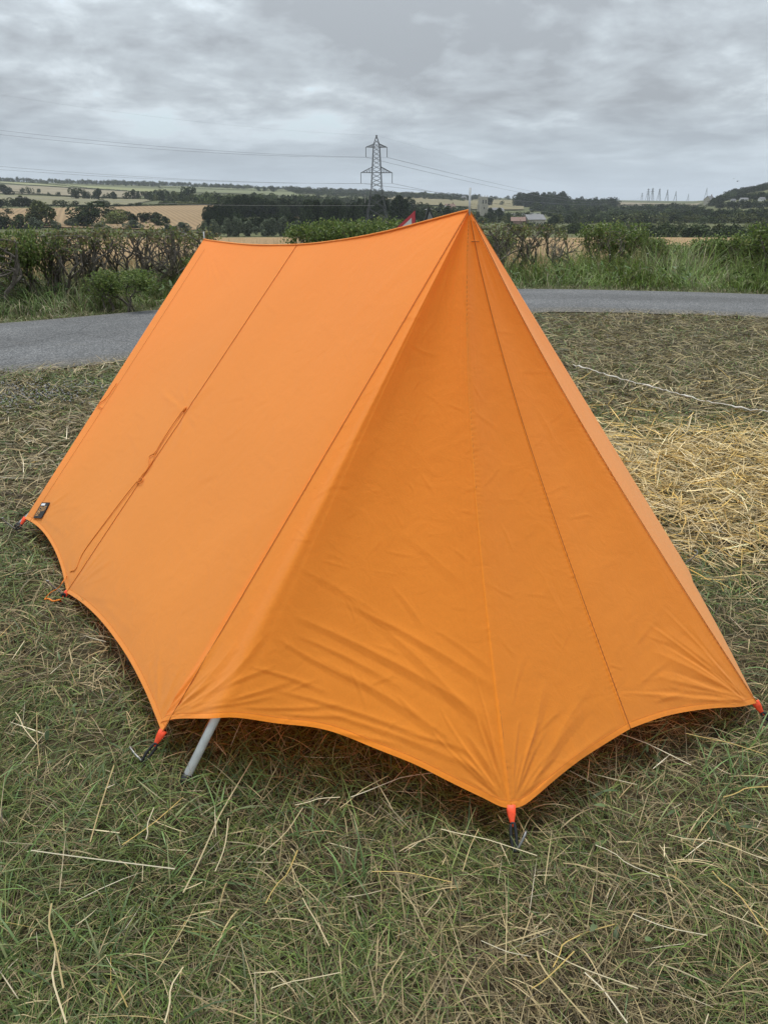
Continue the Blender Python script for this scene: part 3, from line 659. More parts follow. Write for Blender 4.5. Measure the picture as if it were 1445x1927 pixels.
def keep_off_road(x, y, margin=0.0):
    s, h = road_side(x, y); e = 0.5 * (fbm(x, y, 1.6, 6, 3) - 0.66); return s < -(h + e + margin)
def inside_tent(x, y):
    l = lw(np.c_[x, y, np.zeros_like(x)]); return (l[:, 0] > 0.9) & (l[:, 0] < 3.0) & (np.abs(l[:, 1]) < 0.85)
# where the straw lies thick: the heap right of the tent, a spread left of it
def straw_amount(x, y):
    h1 = np.exp(-(((x - 2.1) / 1.15) ** 2 + ((y - 3.95) / 0.85) ** 2) ** 1.6) * 1.25
    h1b = np.exp(-(((x - 2.4) / 1.3) ** 2 + ((y - 5.0) / 0.45) ** 2)) * 0.55
    h2 = np.exp(-(((x + 2.3) / 0.7) ** 2 + ((y - 4.4) / 0.9) ** 2)) * 0.45
    h3 = np.exp(-(((x - 2.6) / 1.6) ** 2 + ((y - 6.3) / 0.5) ** 2)) * 0.08
    return np.clip((h1 + h1b + h2 + h3) * (0.55 + 0.9 * fbm(x, y, 1.6, 77, 3)), 0, 1)
def dry_amount(x, y):
    d = fbm(x, y, 1.15, 21, 4); a = np.clip((d - 0.42) * 4.0, 0, 1)
    a = np.maximum(a, 0.9 * np.exp(-(((x + 2.5) / 1.0) ** 2 + ((y - 4.8) / 1.2) ** 2)) * (0.6 + 0.6 * vnoise(x, y, 2.5, 9)))
    a = np.maximum(a, 0.95 * np.clip((y - 5.2) / 0.8, 0, 1) * np.clip((x - 1.2) / 0.6, 0, 1) * (0.6 + 0.7 * vnoise(x, y, 1.4, 13)))
    return np.clip(np.maximum(a, straw_amount(x, y)), 0, 1)
def lay(n, y0, y1, power):
    x, y = wedge(n, y0, y1, power); k = keep_off_road(x, y) & ~inside_tent(x, y); return x[k], y[k]
parts = []
# matted dead thatch lying on the soil
x, y = lay(150000, 0.6, 11.5, 1.35); n = len(x); da = dry_amount(x, y); sc = np.clip(y / 2.0, 0.8, 3.2)
col = pick(n, DRY, [3, 2, 3, 3, 3]); gk = rng.random(n) > (0.36 + 0.6 * da); col[gk] = pick(int(gk.sum()), GREEN, [2, 2, 3, 2, 1]) * 0.85
turf = np.clip((y - 5.3) / 0.5, 0, 1) * np.clip((x - 1.0) / 0.5, 0, 1); col *= 1 - turf[:, None] * np.array([0.12, 0.10, 0.20])
parts.append(blades(x, y, gz(x, y) + rng.random(n) * 0.022, rng.uniform(0.04, 0.13, n) * np.clip(y / 3.5, 1, 1.8), rng.uniform(0.0014, 0.0030, n) * sc, rng.uniform(-0.05, 0.45, n), rng.random(n) * 6.283, rng.uniform(-0.1, 0.7, n), col, 3, rng.uniform(-0.9, 0.9, n)))
# short mown green blades
x, y = lay(165000, 0.6, 11.5, 1.35); da = dry_amount(x, y); k = rng.random(len(x)) > np.maximum(da * 0.75, np.clip(straw_amount(x, y) * 1.5, 0, 0.93)); x, y, da = x[k], y[k], da[k]; n = len(x); sc = np.clip(y / 2.0, 0.8, 3.2)
clump = fbm(x, y, 3.2, 31, 3); ln = rng.uniform(0.035, 0.095, n) * (0.25 + 1.5 * clump)
col = pick(n, GREEN, [3, 3, 3, 3, 1]) * (0.65 + 0.75 * fbm(x, y, 0.8, 14)[:, None]); dk = rng.random(n) < 0.20; col[dk] = pick(int(dk.sum()), DRY, [2, 3, 1, 2, 1])
swirl = fbm(x, y, 2.0, 41, 2) * 14
parts.append(blades(x, y, gz(x, y), ln, rng.uniform(0.0016, 0.0036, n) * sc, rng.uniform(0.35, 1.25, n), swirl + rng.normal(0, 0.8, n), rng.uniform(0.3, 1.6, n), col, 3, rng.uniform(-0.5, 0.5, n)))
# longer cut leaves lying tangled on top, part green, part bleached
x, y = lay(20000, 0.7, 9.0, 1.2); n = len(x); da = dry_amount(x, y); sc = np.clip(y / 2.2, 0.9, 2.4)
col = pick(n, GREEN, [2, 3, 2, 2, 3]); dk = rng.random(n) < 0.38 + 0.4 * da; col[dk] = pick(int(dk.sum()), DRY + STRAW[2:3], [3, 3, 2, 3, 1, 1])
parts.append(blades(x, y, gz(x, y) + rng.random(n) * 0.03, rng.uniform(0.08, 0.20, n), rng.uniform(0.0022, 0.0042, n) * sc, rng.uniform(0.0, 0.75, n), fbm(x, y, 1.5, 43, 2) * 14 + rng.normal(0, 0.8, n), rng.uniform(0.2, 1.3, n), col, 5, rng.uniform(-0.8, 0.8, n)))
# broader, longer blades in tufts
cx, cy = lay(1500, 0.7, 6.5, 1.2); kk_ = fbm(cx, cy, 1.0, 17, 3) > 0.44; cx, cy = cx[kk_], cy[kk_]
tx_, ty_, taz, tl, tw, tg = [], [], [], [], [], []
for X, Y in zip(cx, cy):
    kk = rng.integers(4, 11); r_ = rng.random() ; lush = rng.random()
    tx_ += list(X + rng.normal(0, 0.02, kk)); ty_ += list(Y + rng.normal(0, 0.02, kk)); taz += list(rng.random(kk) * 6.283)
    tl += list(rng.uniform(0.07, 0.22, kk) * (0.6 + 0.5 * r_)); tw += list(rng.uniform(0.0030, 0.0070, kk)); tg += [lush] * kk
tx_, ty_, taz, tl, tw, tg = map(np.array, (tx_, ty_, taz, tl, tw, tg)); n = len(tx_)
col = pick(n, [(0.115, 0.190, 0.052), (0.140, 0.215, 0.075), (0.100, 0.155, 0.055), (0.17, 0.195, 0.085)], [3, 2, 3, 2]) * (0.7 + 0.5 * tg[:, None])
parts.append(blades(tx_, ty_, gz(tx_, ty_), tl, tw, rng.uniform(0.4, 1.1, n), taz, rng.uniform(0.6, 1.7, n), col, 5, rng.uniform(-0.4, 0.4, n)))
# small broad weed leaves
x, y = lay(1500, 0.75, 6.0, 1.2); kw = fbm(x, y, 1.3, 19, 3) > 0.52; x, y = x[kw], y[kw]; n = len(x)
parts.append(blades(x, y, gz(x, y) + rng.uniform(0.008, 0.04, n), rng.uniform(0.018, 0.05, n), rng.uniform(0.007, 0.014, n), rng.uniform(-0.1, 0.7, n), rng.random(n) * 6.283, rng.uniform(0, 0.7, n), pick(n, [(0.055, 0.092, 0.028), (0.075, 0.112, 0.036)], [1, 1]), 3, rng.uniform(-0.4, 0.4, n)))
stuff_mesh('grass', parts, MT['grass'], 'short mown grass and dead thatch around the tent', 'grass')
# loose straw: thin scatter everywhere, thick in the heap
parts = []
def straw(x, y, lo, hi, w0, w1, zmax, colw, flat=0.18):
    n = len(x); sc = np.clip(y / 2.5, 0.9, 1.8)
    bz = gz(x, y) + 0.012 + rng.random(n) * zmax
    L_ = rng.uniform(lo, hi, n) * rng.uniform(0.5, 1.0, n); e = rng.normal(0.03, flat, n)
    return blades(x, y, np.maximum(bz, gz(x, y) + 0.008 - np.minimum(0, L_ * np.sin(e))), L_, rng.uniform(w0, w1, n) * sc, e, rng.random(n) * 6.283, rng.normal(0.0, 0.14, n), pick(n, STRAW, colw) * rng.uniform(0.55, 1.05, (n, 1)), 3, rng.uniform(-1.0, 1.0, n))
x, y = lay(5600, 0.7, 9.0, 1.15); k = (y < 5.3) | (x < 1.0) | (rng.random(len(x)) < 0.25); x, y = x[k], y[k]; parts.append(straw(x, y, 0.03, 0.19, 0.0013, 0.0034, 0.035, [3, 3, 4, 2, 1], 0.28))
x = rng.uniform(0.8, 4.8, 64000); y = rng.uniform(2.5, 7.2, 64000); k = rng.random(64000) < straw_amount(x, y) * 0.8; x, y = x[k], y[k]
k = ~inside_tent(x, y); x, y = x[k], y[k]
P_ = straw(x, y, 0.08, 0.30, 0.0019, 0.0044, 0.07, [3, 2, 4, 2, 5], 0.25); parts.append((P_[0], P_[1], P_[2] * np.array([1.32, 1.24, 1.02])))
x = rng.uniform(-4, -1.2, 6000); y = rng.uniform(2.8, 6.4, 6000); k = rng.random(6000) < straw_amount(x, y) * 0.9; parts.append(straw(x[k], y[k], 0.06, 0.24, 0.0018, 0.0036, 0.04, [3, 3, 3, 3, 1], 0.2))
stuff_mesh('loose_straw', parts, MT['straw'], 'pale straw strewn over the grass, thickest right of the tent', 'straw')
# the long stalks one can pick out in the foreground
SS = [(345, 1680, 475, 1430, 3.4), (105, 1790, 125, 1925, 3.0), (98, 1700, 120, 1860, 3), (60, 1600, 330, 1635, 3.4), (230, 1590, 345, 1500, 2.4), (490, 1610, 570, 1520, 2.6), (555, 1515, 640, 1500, 2.4), (640, 1520, 730, 1460, 2.6),
      (660, 1500, 850, 1450, 2.8), (500, 1700, 560, 1600, 2.6), (570, 1690, 620, 1780, 2.4), (830, 1560, 1010, 1610, 2.6), (1010, 1790, 1110, 1925, 3.4), (1100, 1830, 1180, 1925, 3.0), (1340, 1640, 1445, 1760, 3.2), (1335, 1705, 1445, 1750, 2.6),
      (1020, 1785, 1200, 1860, 2.8), (1070, 1850, 1180, 1870, 2.4), (1120, 1590, 1240, 1650, 2.4), (1360, 1500, 1445, 1480, 3.2), (1240, 1590, 1270, 1640, 2.4), (310, 1925, 345, 1820, 2.8), (170, 1585, 215, 1440, 3.0), (275, 1580, 290, 1520, 2.2),
      (1040, 1820, 1090, 1760, 2.2), (800, 1720, 830, 1680, 2.2), (405, 1640, 430, 1540, 2.2), (720, 1880, 760, 1790, 2.6), (905, 1770, 1000, 1800, 2.2), (700, 1640, 850, 1660, 2.2), (1255, 1570, 1445, 1620, 2.6), (30, 1340, 70, 1400, 2.2), (75, 1440, 70, 1340, 2.2),
      (1130, 1370, 1300, 1440, 2.6), (1290, 1380, 1440, 1420, 2.4), (615, 1370, 560, 1350, 2.2), (510, 1860, 640, 1830, 2.2), (870, 1640, 900, 1560, 2.0), (1190, 1720, 1330, 1760, 2.2), (1000, 1860, 1080, 1790, 2.4)]
for k, (x0, y0, x1, y1, w) in enumerate(SS):
    a = gnd(x0, y0, 0.045 + 0.01 * (k % 3)); b = gnd(x1, y1, 0.03 + 0.012 * (k % 4)); mid = (a + b) / 2 + np.array([rng.normal(0, 0.008), rng.normal(0, 0.008), 0.006])
    pts = spline([a - mid, (a + mid) / 2 - mid + rng.normal(0, 0.003, 3), np.zeros(3), b - mid], 7); V = []
    d = b - a; d[2] = 0; d /= np.linalg.norm(d); sdv = np.array([d[1], -d[0], 0.25]); sdv /= np.linalg.norm(sdv)
    ww = w * 0.00062
    for p in pts: V += [p - sdv * ww, p + np.array([0, 0, ww * 0.9]), p + sdv * ww, p - np.array([0, 0, ww * 0.9])]
    Fc = [[i * 4 + q, i * 4 + (q + 1) % 4, i * 4 + 4 + (q + 1) % 4, i * 4 + 4 + q] for i in range(6) for q in range(4)] + [[3, 2, 1, 0], [24, 25, 26, 27]]
    c = np.tile(np.array(STRAW[k % 5]) * rng.uniform(0.85, 1.15), (len(V), 1))
    o = obj('straw_stalk', mesh_data('straw_stalk', np.array(V), Fc, MT['straw'], c), None, tuple(mid))
    tag(o, 'long pale straw stalk lying loose on the foreground grass', 'straw', 'long straw stalks in the foreground')
# gravel washed off the road, left of the tent
rng = np.random.default_rng(21)
pv, pf, pc = [], [], []; ico = np.array([(1, 0, 0), (-1, 0, 0), (0, 1, 0), (0, -1, 0), (0, 0, 1), (0, 0, -1)], float); icf = np.array([(0, 2, 4), (2, 1, 4), (1, 3, 4), (3, 0, 4), (2, 0, 5), (1, 2, 5), (3, 1, 5), (0, 3, 5)])
c0 = gnd(20, 745)
for k in range(1100):
    q = rng.normal(0, 1, 2) * np.array([0.42, 0.28]); x_, y_ = c0[0] - 0.12 + q[0], c0[1] + q[1] + 0.15 * q[0]
    s_ = rng.uniform(0.005, 0.013); pv.append(ico * s_ * rng.uniform(0.6, 1.2, 3) + np.array([x_, y_, 0.012 + s_ * 0.4])); pf.append(icf + 6 * k); g_ = rng.uniform(0.08, 0.24); pc.append(np.tile((g_, g_ * 0.98, g_ * 0.93), (6, 1)))
go = obj('gravel', mesh_data('gravel', np.concatenate(pv), np.concatenate(pf), MT['straw'], np.concatenate(pc))); tag(go, 'patch of grey gravel in the grass beside the lane', 'gravel', kind='stuff')
# pale strand lying across the grass on the right
pp = [gnd(x, y, 0.05) for x, y in ((1078, 688), (1110, 695), (1150, 708), (1185, 718), (1205, 722), (1245, 733), (1290, 745), (1350, 760), (1400, 768), (1450, 776), (1490, 784))]
o = MB().tube(spline(pp, 60) + np.c_[np.zeros(60), rng.normal(0, 0.006, 60), rng.normal(0, 0.004, 60)] - pp[5], [0.0038 + 0.0055 * max(0, math.sin(k * 0.55)) ** 4 for k in range(60)], 6).build('twine', simple('bleached_twine', (0.58, 0.54, 0.47), 0.8), None, True, loc=tuple(pp[5]))
tag(o, 'long bleached strand of twine trailing across the grass right of the tent', 'twine')

# ------------------------------------------------------------------ verge: tall grass, hedge shrubs
parts = []
def verge_pts(n, x0, x1, s0, s1):           # points by distance beyond the road's far edge
    k = rng.choice(np.where((ROADC[:, 0] > x0) & (ROADC[:, 0] < x1))[0], n); s = rng.uniform(s0, s1, n)
    p = ROADC[k] + RT[k] * rng.normal(0, 0.06, (n, 1)) + RN[k] * (RW[k] + s)[:, None]; return p[:, 0], p[:, 1], s
VG = [(0.100, 0.155, 0.036), (0.125, 0.180, 0.048), (0.080, 0.120, 0.034), (0.160, 0.185, 0.062), (0.115, 0.128, 0.055)]
VD = [(0.24, 0.20, 0.11), (0.30, 0.25, 0.15), (0.17, 0.14, 0.085), (0.20, 0.18, 0.09)]
# near edge: low, dry
x, y, s = verge_pts(16000, -14, 14, -0.05, 0.8); n = len(x)
col = pick(n, VG, [2, 2, 2, 2, 3]); dk = rng.random(n) < 0.42; col[dk] = pick(int(dk.sum()), VD, [3, 2, 2, 3])
parts.append(blades(x, y, gz(x, y), rng.uniform(0.06, 0.17, n), rng.uniform(0.004, 0.009, n), rng.uniform(0.2, 1.2, n), rng.random(n) * 6.283, rng.uniform(0.2, 1.3, n), col, 3, rng.uniform(-0.5, 0.5, n)))
# middle: lush and falling over
x, y, s = verge_pts(46000, -14, 14, 0.45, 3.6); n = len(x); cl = fbm(x, y, 1.1, 51, 3)
right = np.clip((x - 1.0) / 3.0, 0, 1)
col = pick(n, VG, [3, 3, 3, 2, 2]) * (0.65 + 0.7 * fbm(x, y, 0.9, 61)[:, None]) * (1.12 + right[:, None] * np.array([0.22, 0.30, -0.05]))
dk = rng.random(n) < (0.10 + 0.25 * np.clip((cl - 0.5) * 4, 0, 1) * (1 - right * 0.5)); col[dk] = pick(int(dk.sum()), VD, [3, 2, 2, 3])
hh = (0.18 + 0.50 * np.clip(s / 2.2, 0, 1)) * (0.55 + 0.95 * cl) * (1 + 0.45 * right)
parts.append(blades(x, y, gz(x, y), hh * rng.uniform(0.6, 1.25, n), rng.uniform(0.006, 0.013, n), rng.uniform(0.7, 1.5, n), fbm(x, y, 0.8, 71, 2) * 16 + rng.normal(0, 0.8, n), rng.uniform(0.4, 2.0, n), col, 4, rng.uniform(-0.4, 0.4, n)))
# upright seeding stems
x, y, s = verge_pts(9500, -14, 14, 1.3, 4.8); n = len(x)
parts.append(blades(x, y, gz(x, y), rng.uniform(0.5, 1.05, n) * (0.7 + 0.5 * fbm(x, y, 0.7, 81)), rng.uniform(0.004, 0.008, n), rng.uniform(1.15, 1.6, n), rng.random(n) * 6.283, rng.uniform(0.0, 0.8, n), pick(n, VD + VG[3:], [3, 3, 2, 3, 2, 2]), 4, 0.0))
# dock and nettle leaves low in the verge
x, y, s = verge_pts(14000, -14, 14, 1.0, 4.4); n = len(x); cl = fbm(x, y, 1.6, 91, 3); k = cl > 0.47; x, y = x[k], y[k]; n = len(x)
parts.append(blades(x, y, gz(x, y) + rng.uniform(0.05, 0.55, n) * fbm(x, y, 1.6, 91, 3), rng.uniform(0.06, 0.16, n), rng.uniform(0.025, 0.05, n), rng.uniform(-0.3, 0.9, n), rng.random(n) * 6.283, rng.uniform(0, 0.8, n), pick(n, [(0.065, 0.125, 0.026), (0.085, 0.150, 0.036), (0.055, 0.095, 0.026)], [2, 2, 2]), 3, rng.uniform(-0.6, 0.6, n)))
# stubble of the field beyond
fx = rng.uniform(-14, 14, 26000); fy = rng.uniform(12.5, 32, 26000); s2, h2 = road_side(fx, fy); k = s2 - h2 > 4.4; fx, fy = fx[k], fy[k]; n = len(fx)
parts.append(blades(fx, fy, gz(fx, fy), rng.uniform(0.12, 0.32, n), rng.uniform(0.008, 0.016, n), rng.uniform(1.1, 1.6, n), rng.random(n) * 6.283, rng.uniform(0, 0.5, n), pick(n, [(0.40, 0.29, 0.15), (0.47, 0.35, 0.19), (0.32, 0.22, 0.11)], [2, 2, 2]), 2, 0.0))
stuff_mesh('verge_grass', parts, MT['grass'], 'tall unmown grass and weeds on the far side of the lane', 'grass')
# small white verge flowers
parts = []; x, y, s = verge_pts(190, -7, 9, 1.0, 3.6); n = len(x); zf = gz(x, y) + rng.uniform(0.15, 0.6, n)
for q in range(3): parts.append(blades(x, y, zf, 0.022, 0.02, 0.2, q * 2.1 + rng.random(n), 0.0, np.tile((0.72, 0.72, 0.66), (n, 1)), 2, 0.0))
stuff_mesh('verge_flowers', parts, MT['straw'], 'tiny white flowers scattered through the tall verge grass', 'flowers')

def leaf_cloud(P, size, cols, w, rs_=None):
    n = len(P); az = rng.random(n) * 6.283; el = rng.uniform(-0.9, 1.2, n); s = size * rng.uniform(0.6, 1.35, n)
    u = np.c_[np.cos(el) * np.sin(az), np.cos(el) * np.cos(az), np.sin(el)]; a = rng.normal(0, 1, (n, 3)); v = np.cross(u, a); v /= np.linalg.norm(v, axis=1)[:, None]
    V = np.stack([P - u * s[:, None] * 0.5, P + v * s[:, None] * 0.33, P + u * s[:, None] * 0.5, P - v * s[:, None] * 0.33], 1).reshape(-1, 3)
    Fc = np.arange(n * 4).reshape(n, 4); return V, Fc, np.repeat(pick(n, cols, w), 4, axis=0)
def joined(parts):
    off = 0; Vs, Fs, Cs = [], [], []
    for v, f, c in parts: Vs.append(v); Fs.append(f + off); Cs.append(c); off += len(v)
    return np.concatenate(Vs), np.concatenate(Fs), np.concatenate(Cs)
HL = [(0.125, 0.158, 0.048), (0.160, 0.185, 0.058), (0.085, 0.100, 0.042), (0.205, 0.185, 0.080), (0.160, 0.122, 0.064)]
HG = [(0.115, 0.170, 0.042), (0.160, 0.208, 0.054), (0.084, 0.124, 0.036), (0.195, 0.222, 0.068)]
def shrub(width, height, depth, leaves, cols, w, bare=0.45, stems=5, seed=0):
    """hawthorn: crooked stems rising to a flat clipped top; bare is the leafless share of the height"""
    rs = random.Random(seed); mb = MB(); tips = []
    def grow(p, d, ln, r, lev):
        pts = [p]; q = p.copy(); dd = d.copy()
        for k in range(4):
            dd = dd + np.array([rs.gauss(0, 0.30), rs.gauss(0, 0.30), rs.gauss(0.02, 0.16)]); dd /= np.linalg.norm(dd)
            if q[2] > height * 0.93: dd[2] *= 0.2
            q = q + dd * ln / 4; q[0] = max(-width * 0.62, min(width * 0.62, q[0])); q[1] = max(-depth * 0.6, min(depth * 0.6, q[1])); q[2] = min(q[2], height); pts.append(q.copy())
        mb.tube(pts, [r, r * 0.9, r * 0.8, r * 0.68, r * 0.5], 5, False); tips.append(q.copy()); tips.append(pts[3])
        if lev < 3:
            for k in range(3 if lev < 2 else 2):
                b = pts[rs.choice((2, 3, 4))]; nd = np.array([rs.uniform(-1, 1), rs.uniform(-0.8, 0.8), rs.uniform(-0.1, 0.9)]); nd /= np.linalg.norm(nd)
                grow(b, (dd + nd * 1.3) / np.linalg.norm(dd + nd * 1.3), ln * rs.uniform(0.55, 0.8), r * 0.58, lev + 1)
    for k in range(stems):
        x0 = width * ((k + 0.5) / stems - 0.5) * 0.8 + rs.gauss(0, 0.05)
        grow(np.array([x0, rs.gauss(0, 0.08), -0.03]), np.array([rs.gauss(0, 0.35), rs.gauss(0, 0.15), 1.0]), height * 0.62, rs.uniform(0.022, 0.042), 0)
    wood = mesh_data('branches', np.concatenate(mb.v), mb.f, MT['thorn'], None, True)
    tips = np.array([t for t in tips if t[2] > height * bare * 0.8])
    P = tips[rng.integers(0, len(tips), leaves)] + rng.normal(0, 1, (leaves, 3)) * np.array([0.11, 0.11, 0.045])
    zmin = height * bare * (0.75 + 0.5 * vnoise(P[:, 0] + seed, P[:, 1], 2.5, seed)); P = P[P[:, 2] > zmin]
    P = P[vnoise(P[:, 0] * 1.0 + seed * 3, P[:, 2] + P[:, 1], 5.0, seed) > 0.28]
    v, f, c = leaf_cloud(P, 0.05, cols, w); return wood, mesh_data('foliage', v, f, MT['leaf'], c)
MT['thorn'] = simple('hawthorn_bark', (0.115, 0.098, 0.080), 0.9, noise=0.45, nscale=25, bump=0.3)
bare_kinds = [shrub(1.15, 1.02, 0.7, 1500, HL, [3, 2, 3, 2, 3], 0.80, 6, s) for s in (3, 11, 19)]
leafy_kinds = [shrub(1.3, 1.0, 0.8, 7500, HG, [3, 2, 2, 1], 0.10, 5, s) for s in (4, 8)]
def put_shrub(kind, px, dist, rz, sc, label, group):
    u = ray(px, 480); u = u[:2] / np.linalg.norm(u[:2]); p = u * dist
    e = empty('hawthorn_shrub', (p[0], p[1], float(zt(p[0], p[1]))), rz); e.scale = (sc[0], 1.0, sc[1])
    obj('branches', kind[0], e); obj('foliage', kind[1], e); tag(e, label, 'shrub', group)
G1 = 'gnarled hawthorns of the hedge left of the tent'; L1 = ' of the gnarled bare-stemmed hawthorns left of the tent'
for k, (px, dist, rz, sc, kd) in enumerate([(-70, 12.9, 0.4, (1.0, 1.0), 1), (60, 13.6, 0.35, (1.0, 1.0), 0), (125, 13.9, 3.5, (1.0, 1.02), 1), (190, 14.2, 0.4, (1.0, 1.04), 2), (250, 14.5, 3.4, (1.0, 1.05), 0), (312, 14.9, 0.3, (1.05, 0.98), 1), (350, 15.2, 3.3, (0.8, 0.9), 2)]):
    put_shrub(bare_kinds[kd], px, dist, rz, sc, nth(k, 7) + L1, G1)
put_shrub(leafy_kinds[0], 62, 13.4, 0.4, (0.55, 1.08), 'narrow leafy shrub at the left end of the gnarled hedge', None)
put_shrub(leafy_kinds[1], 372, 14.6, 0.2, (0.45, 0.62), 'small dark leafy shrub just left of the far end of the tent', None)
put_shrub(leafy_kinds[1], 225, 12.3, 0.9, (0.42, 0.55), 'low dark green bush in the verge grass left of the tent', None)
G2 = 'green hedge shrubs above the ridge of the tent'; L2 = ' of the dense green shrubs showing above the tent ridge'
for px, dist, rz, sc, kd in [(612, 16.5, 0.1, (0.8, 1.06), 0), (660, 16.6, 3.2, (0.9, 1.08), 1), (715, 16.8, 0.2, (0.9, 1.1), 0), (770, 17.0, 3.0, (0.9, 1.05), 1)]: CNT['a'] = CNT.get('a', -1) + 1; put_shrub(leafy_kinds[kd], px, dist, rz, sc, nth(CNT['a'], 4) + L2, G2)
G3 = 'hedge shrubs right of the tent peak'; L3 = ' of the thinly leaved shrubs just right of the tent peak'
for px, dist, rz, sc, kd in [(925, 17.2, -0.1, (0.9, 1.0), 1), (975, 17.3, 3.1, (0.9, 1.0), 2), (1095, 17.4, 0.1, (1.0, 0.92), 0)]: CNT['b'] = CNT.get('b', -1) + 1; put_shrub(bare_kinds[kd], px, dist, rz, sc, nth(CNT['b'], 3) + L3, G3)
G4 = 'leafy bushes on the right of the hedge'; L4 = ' of the bushy bright green shrubs in the hedge on the right'
for px, dist, rz, sc, kd in [(925, 18.6, 0.3, (0.9, 0.86), 0), (1160, 18.0, 0.0, (0.85, 1.08), 0), (1222, 18.4, 3.0, (0.7, 0.82), 1), (1300, 18.8, -0.3, (0.8, 0.70), 0), (1362, 18.4, 2.9, (0.8, 0.80), 1), (1425, 17.8, -0.2, (0.9, 0.9), 0), (1490, 17.0, 2.8, (1.0, 1.05), 1), (1555, 16.6, -0.2, (1.0, 1.1), 0)]: CNT['c'] = CNT.get('c', -1) + 1; put_shrub(leafy_kinds[kd], px, dist, rz, sc, nth(CNT['c'], 8) + L4, G4)

# ------------------------------------------------------------------ far fields
def field_mat(name, c, var=0.15, lines=None):
    m, t, out = mat_new(name); geo = t.nodes.new('ShaderNodeNewGeometry')
    col = RAMP(t, pn(t, geo, 0.012, 5), [(0.3, tuple(k * (1 - var) for k in c)), (0.7, tuple(k * (1 + var) for k in c))])
    if lines:
        wv = t.nodes.new('ShaderNodeTexWave'); wv.inputs['Scale'].default_value = lines[0]; wv.inputs['Distortion'].default_value = 1.5; wv.inputs['Detail'].default_value = 2; wv.bands_direction = 'X'
        mp = t.nodes.new('ShaderNodeMapping'); mp.inputs['Rotation'].default_value = (0, 0, lines[1]); L(t, geo.outputs['Position'], mp.inputs[0]); L(t, mp.outputs[0], wv.inputs[0])
        col = MIX(t, 1.0, col, RAMP(t, wv.outputs[0], [(0.2, (0.86, 0.86, 0.86)), (0.8, (1.1, 1.1, 1.1))]), 'MULTIPLY')
    b = t.nodes.new('ShaderNodeBsdfPrincipled'); b.inputs['Roughness'].default_value = 0.95; b.inputs['Specular IOR Level'].default_value = 0.05
    L(t, col, b.inputs['Base Color']); L(t, b.outputs[0], out.inputs[0]); return m
def field(name, quad, mat, label, lift=0.5):
    P = [slope(*q) for q in quad]; G = np.zeros((36, 14, 3))
    for i, u in enumerate(np.linspace(0, 1, 36)):
        for j, v in enumerate(np.linspace(0, 1, 14)):
            q = (P[0] * (1 - u) + P[1] * u) * (1 - v) + (P[3] * (1 - u) + P[2] * u) * v
            G[i, j] = (q[0], q[1], zt(q[0], q[1]) + lift)
    ii = np.arange(36 * 14).reshape(36, 14); Fc = np.stack([ii[:-1, :-1], ii[:-1, 1:], ii[1:, 1:], ii[1:, :-1]], -1).reshape(-1, 4)
    tag(obj(name, mesh_data(name, G.reshape(-1, 3), Fc, mat, None, True)), label, 'field', kind='structure')
fm = dict(stub=field_mat('stubble', (0.225, 0.160, 0.092), 0.10, (0.09, -0.35)), olive=field_mat('dry_pasture', (0.165, 0.155, 0.096)), beige=field_mat('cut_hay', (0.195, 0.170, 0.118)),
          pale=field_mat('pale_grass', (0.185, 0.190, 0.095)), green=field_mat('pasture', (0.130, 0.140, 0.076)), dun=field_mat('ripe_crop', (0.165, 0.145, 0.084)))
field('stubble_field', [(-120, 394), (418, 387), (372, 434), (-120, 428)], fm['stub'], 'brown striped stubble field on the slope left of the wood')
field('pasture', [(-100, 365), (300, 376), (240, 388), (-100, 384)], fm['olive'], 'dull olive field below the row of round trees', 0.8)
field('hay_field', [(-100, 342), (285, 364), (255, 374), (-100, 361)], fm['beige'], 'beige strip field under the pale green one', 1.0)
field('grass_field', [(-60, 337), (330, 358), (285, 364), (-60, 341)], fm['pale'], 'pale green field high on the far hillside', 1.6)
field('upland_pasture', [(300, 352), (590, 361), (570, 372), (320, 362)], fm['green'], 'green field high on the hillside left of the pylon', 1.2)
field('crop_field', [(722, 370), (905, 380), (905, 391), (722, 386)], fm['dun'], 'dun field on the hillside right of the pylon', 1.0)
field('church_field', [(890, 375), (985, 377), (985, 396), (885, 396)], fm['dun'], 'dun field behind the church tower', 1.6)
field('small_stubble', [(540, 402), (610, 404), (605, 418), (540, 414)], fm['stub'], 'small stubble patch among the dark trees', 1.0)
field('horizon_field', [(1150, 381), (1320, 382), (1310, 388), (1150, 387)], fm['beige'], 'pale flat field under the distant pylons', 1.5)

# ------------------------------------------------------------------ far trees
def crown_pts(n, seed, lobes=9, flat=1.0):
    r = np.random.default_rng(seed); C_ = np.c_[r.normal(0, 0.20, lobes), r.normal(0, 0.20, lobes), r.uniform(0.33, 0.78, lobes)]; R0 = r.uniform(0.15, 0.28, lobes)
    C_[0] = (0, 0, 0.55); R0[0] = 0.32
    k = r.integers(0, lobes, n); d = r.normal(0, 1, (n, 3)); d /= np.linalg.norm(d, axis=1)[:, None]
    rad_ = r.uniform(0.55, 1.05, n) ** 0.6; P = C_[k] + d * (R0[k] * rad_)[:, None] * np.array([1, 1, 0.85])
    P[:, :2] *= 0.5 / np.percentile(np.abs(P[:, :2]), 97); zl_ = np.percentile(P[:, 2], 2); P[:, 2] = np.clip(0.05 + 0.95 * (P[:, 2] - zl_) / (np.percentile(P[:, 2], 98.5) - zl_), 0.0, 1.04); return P
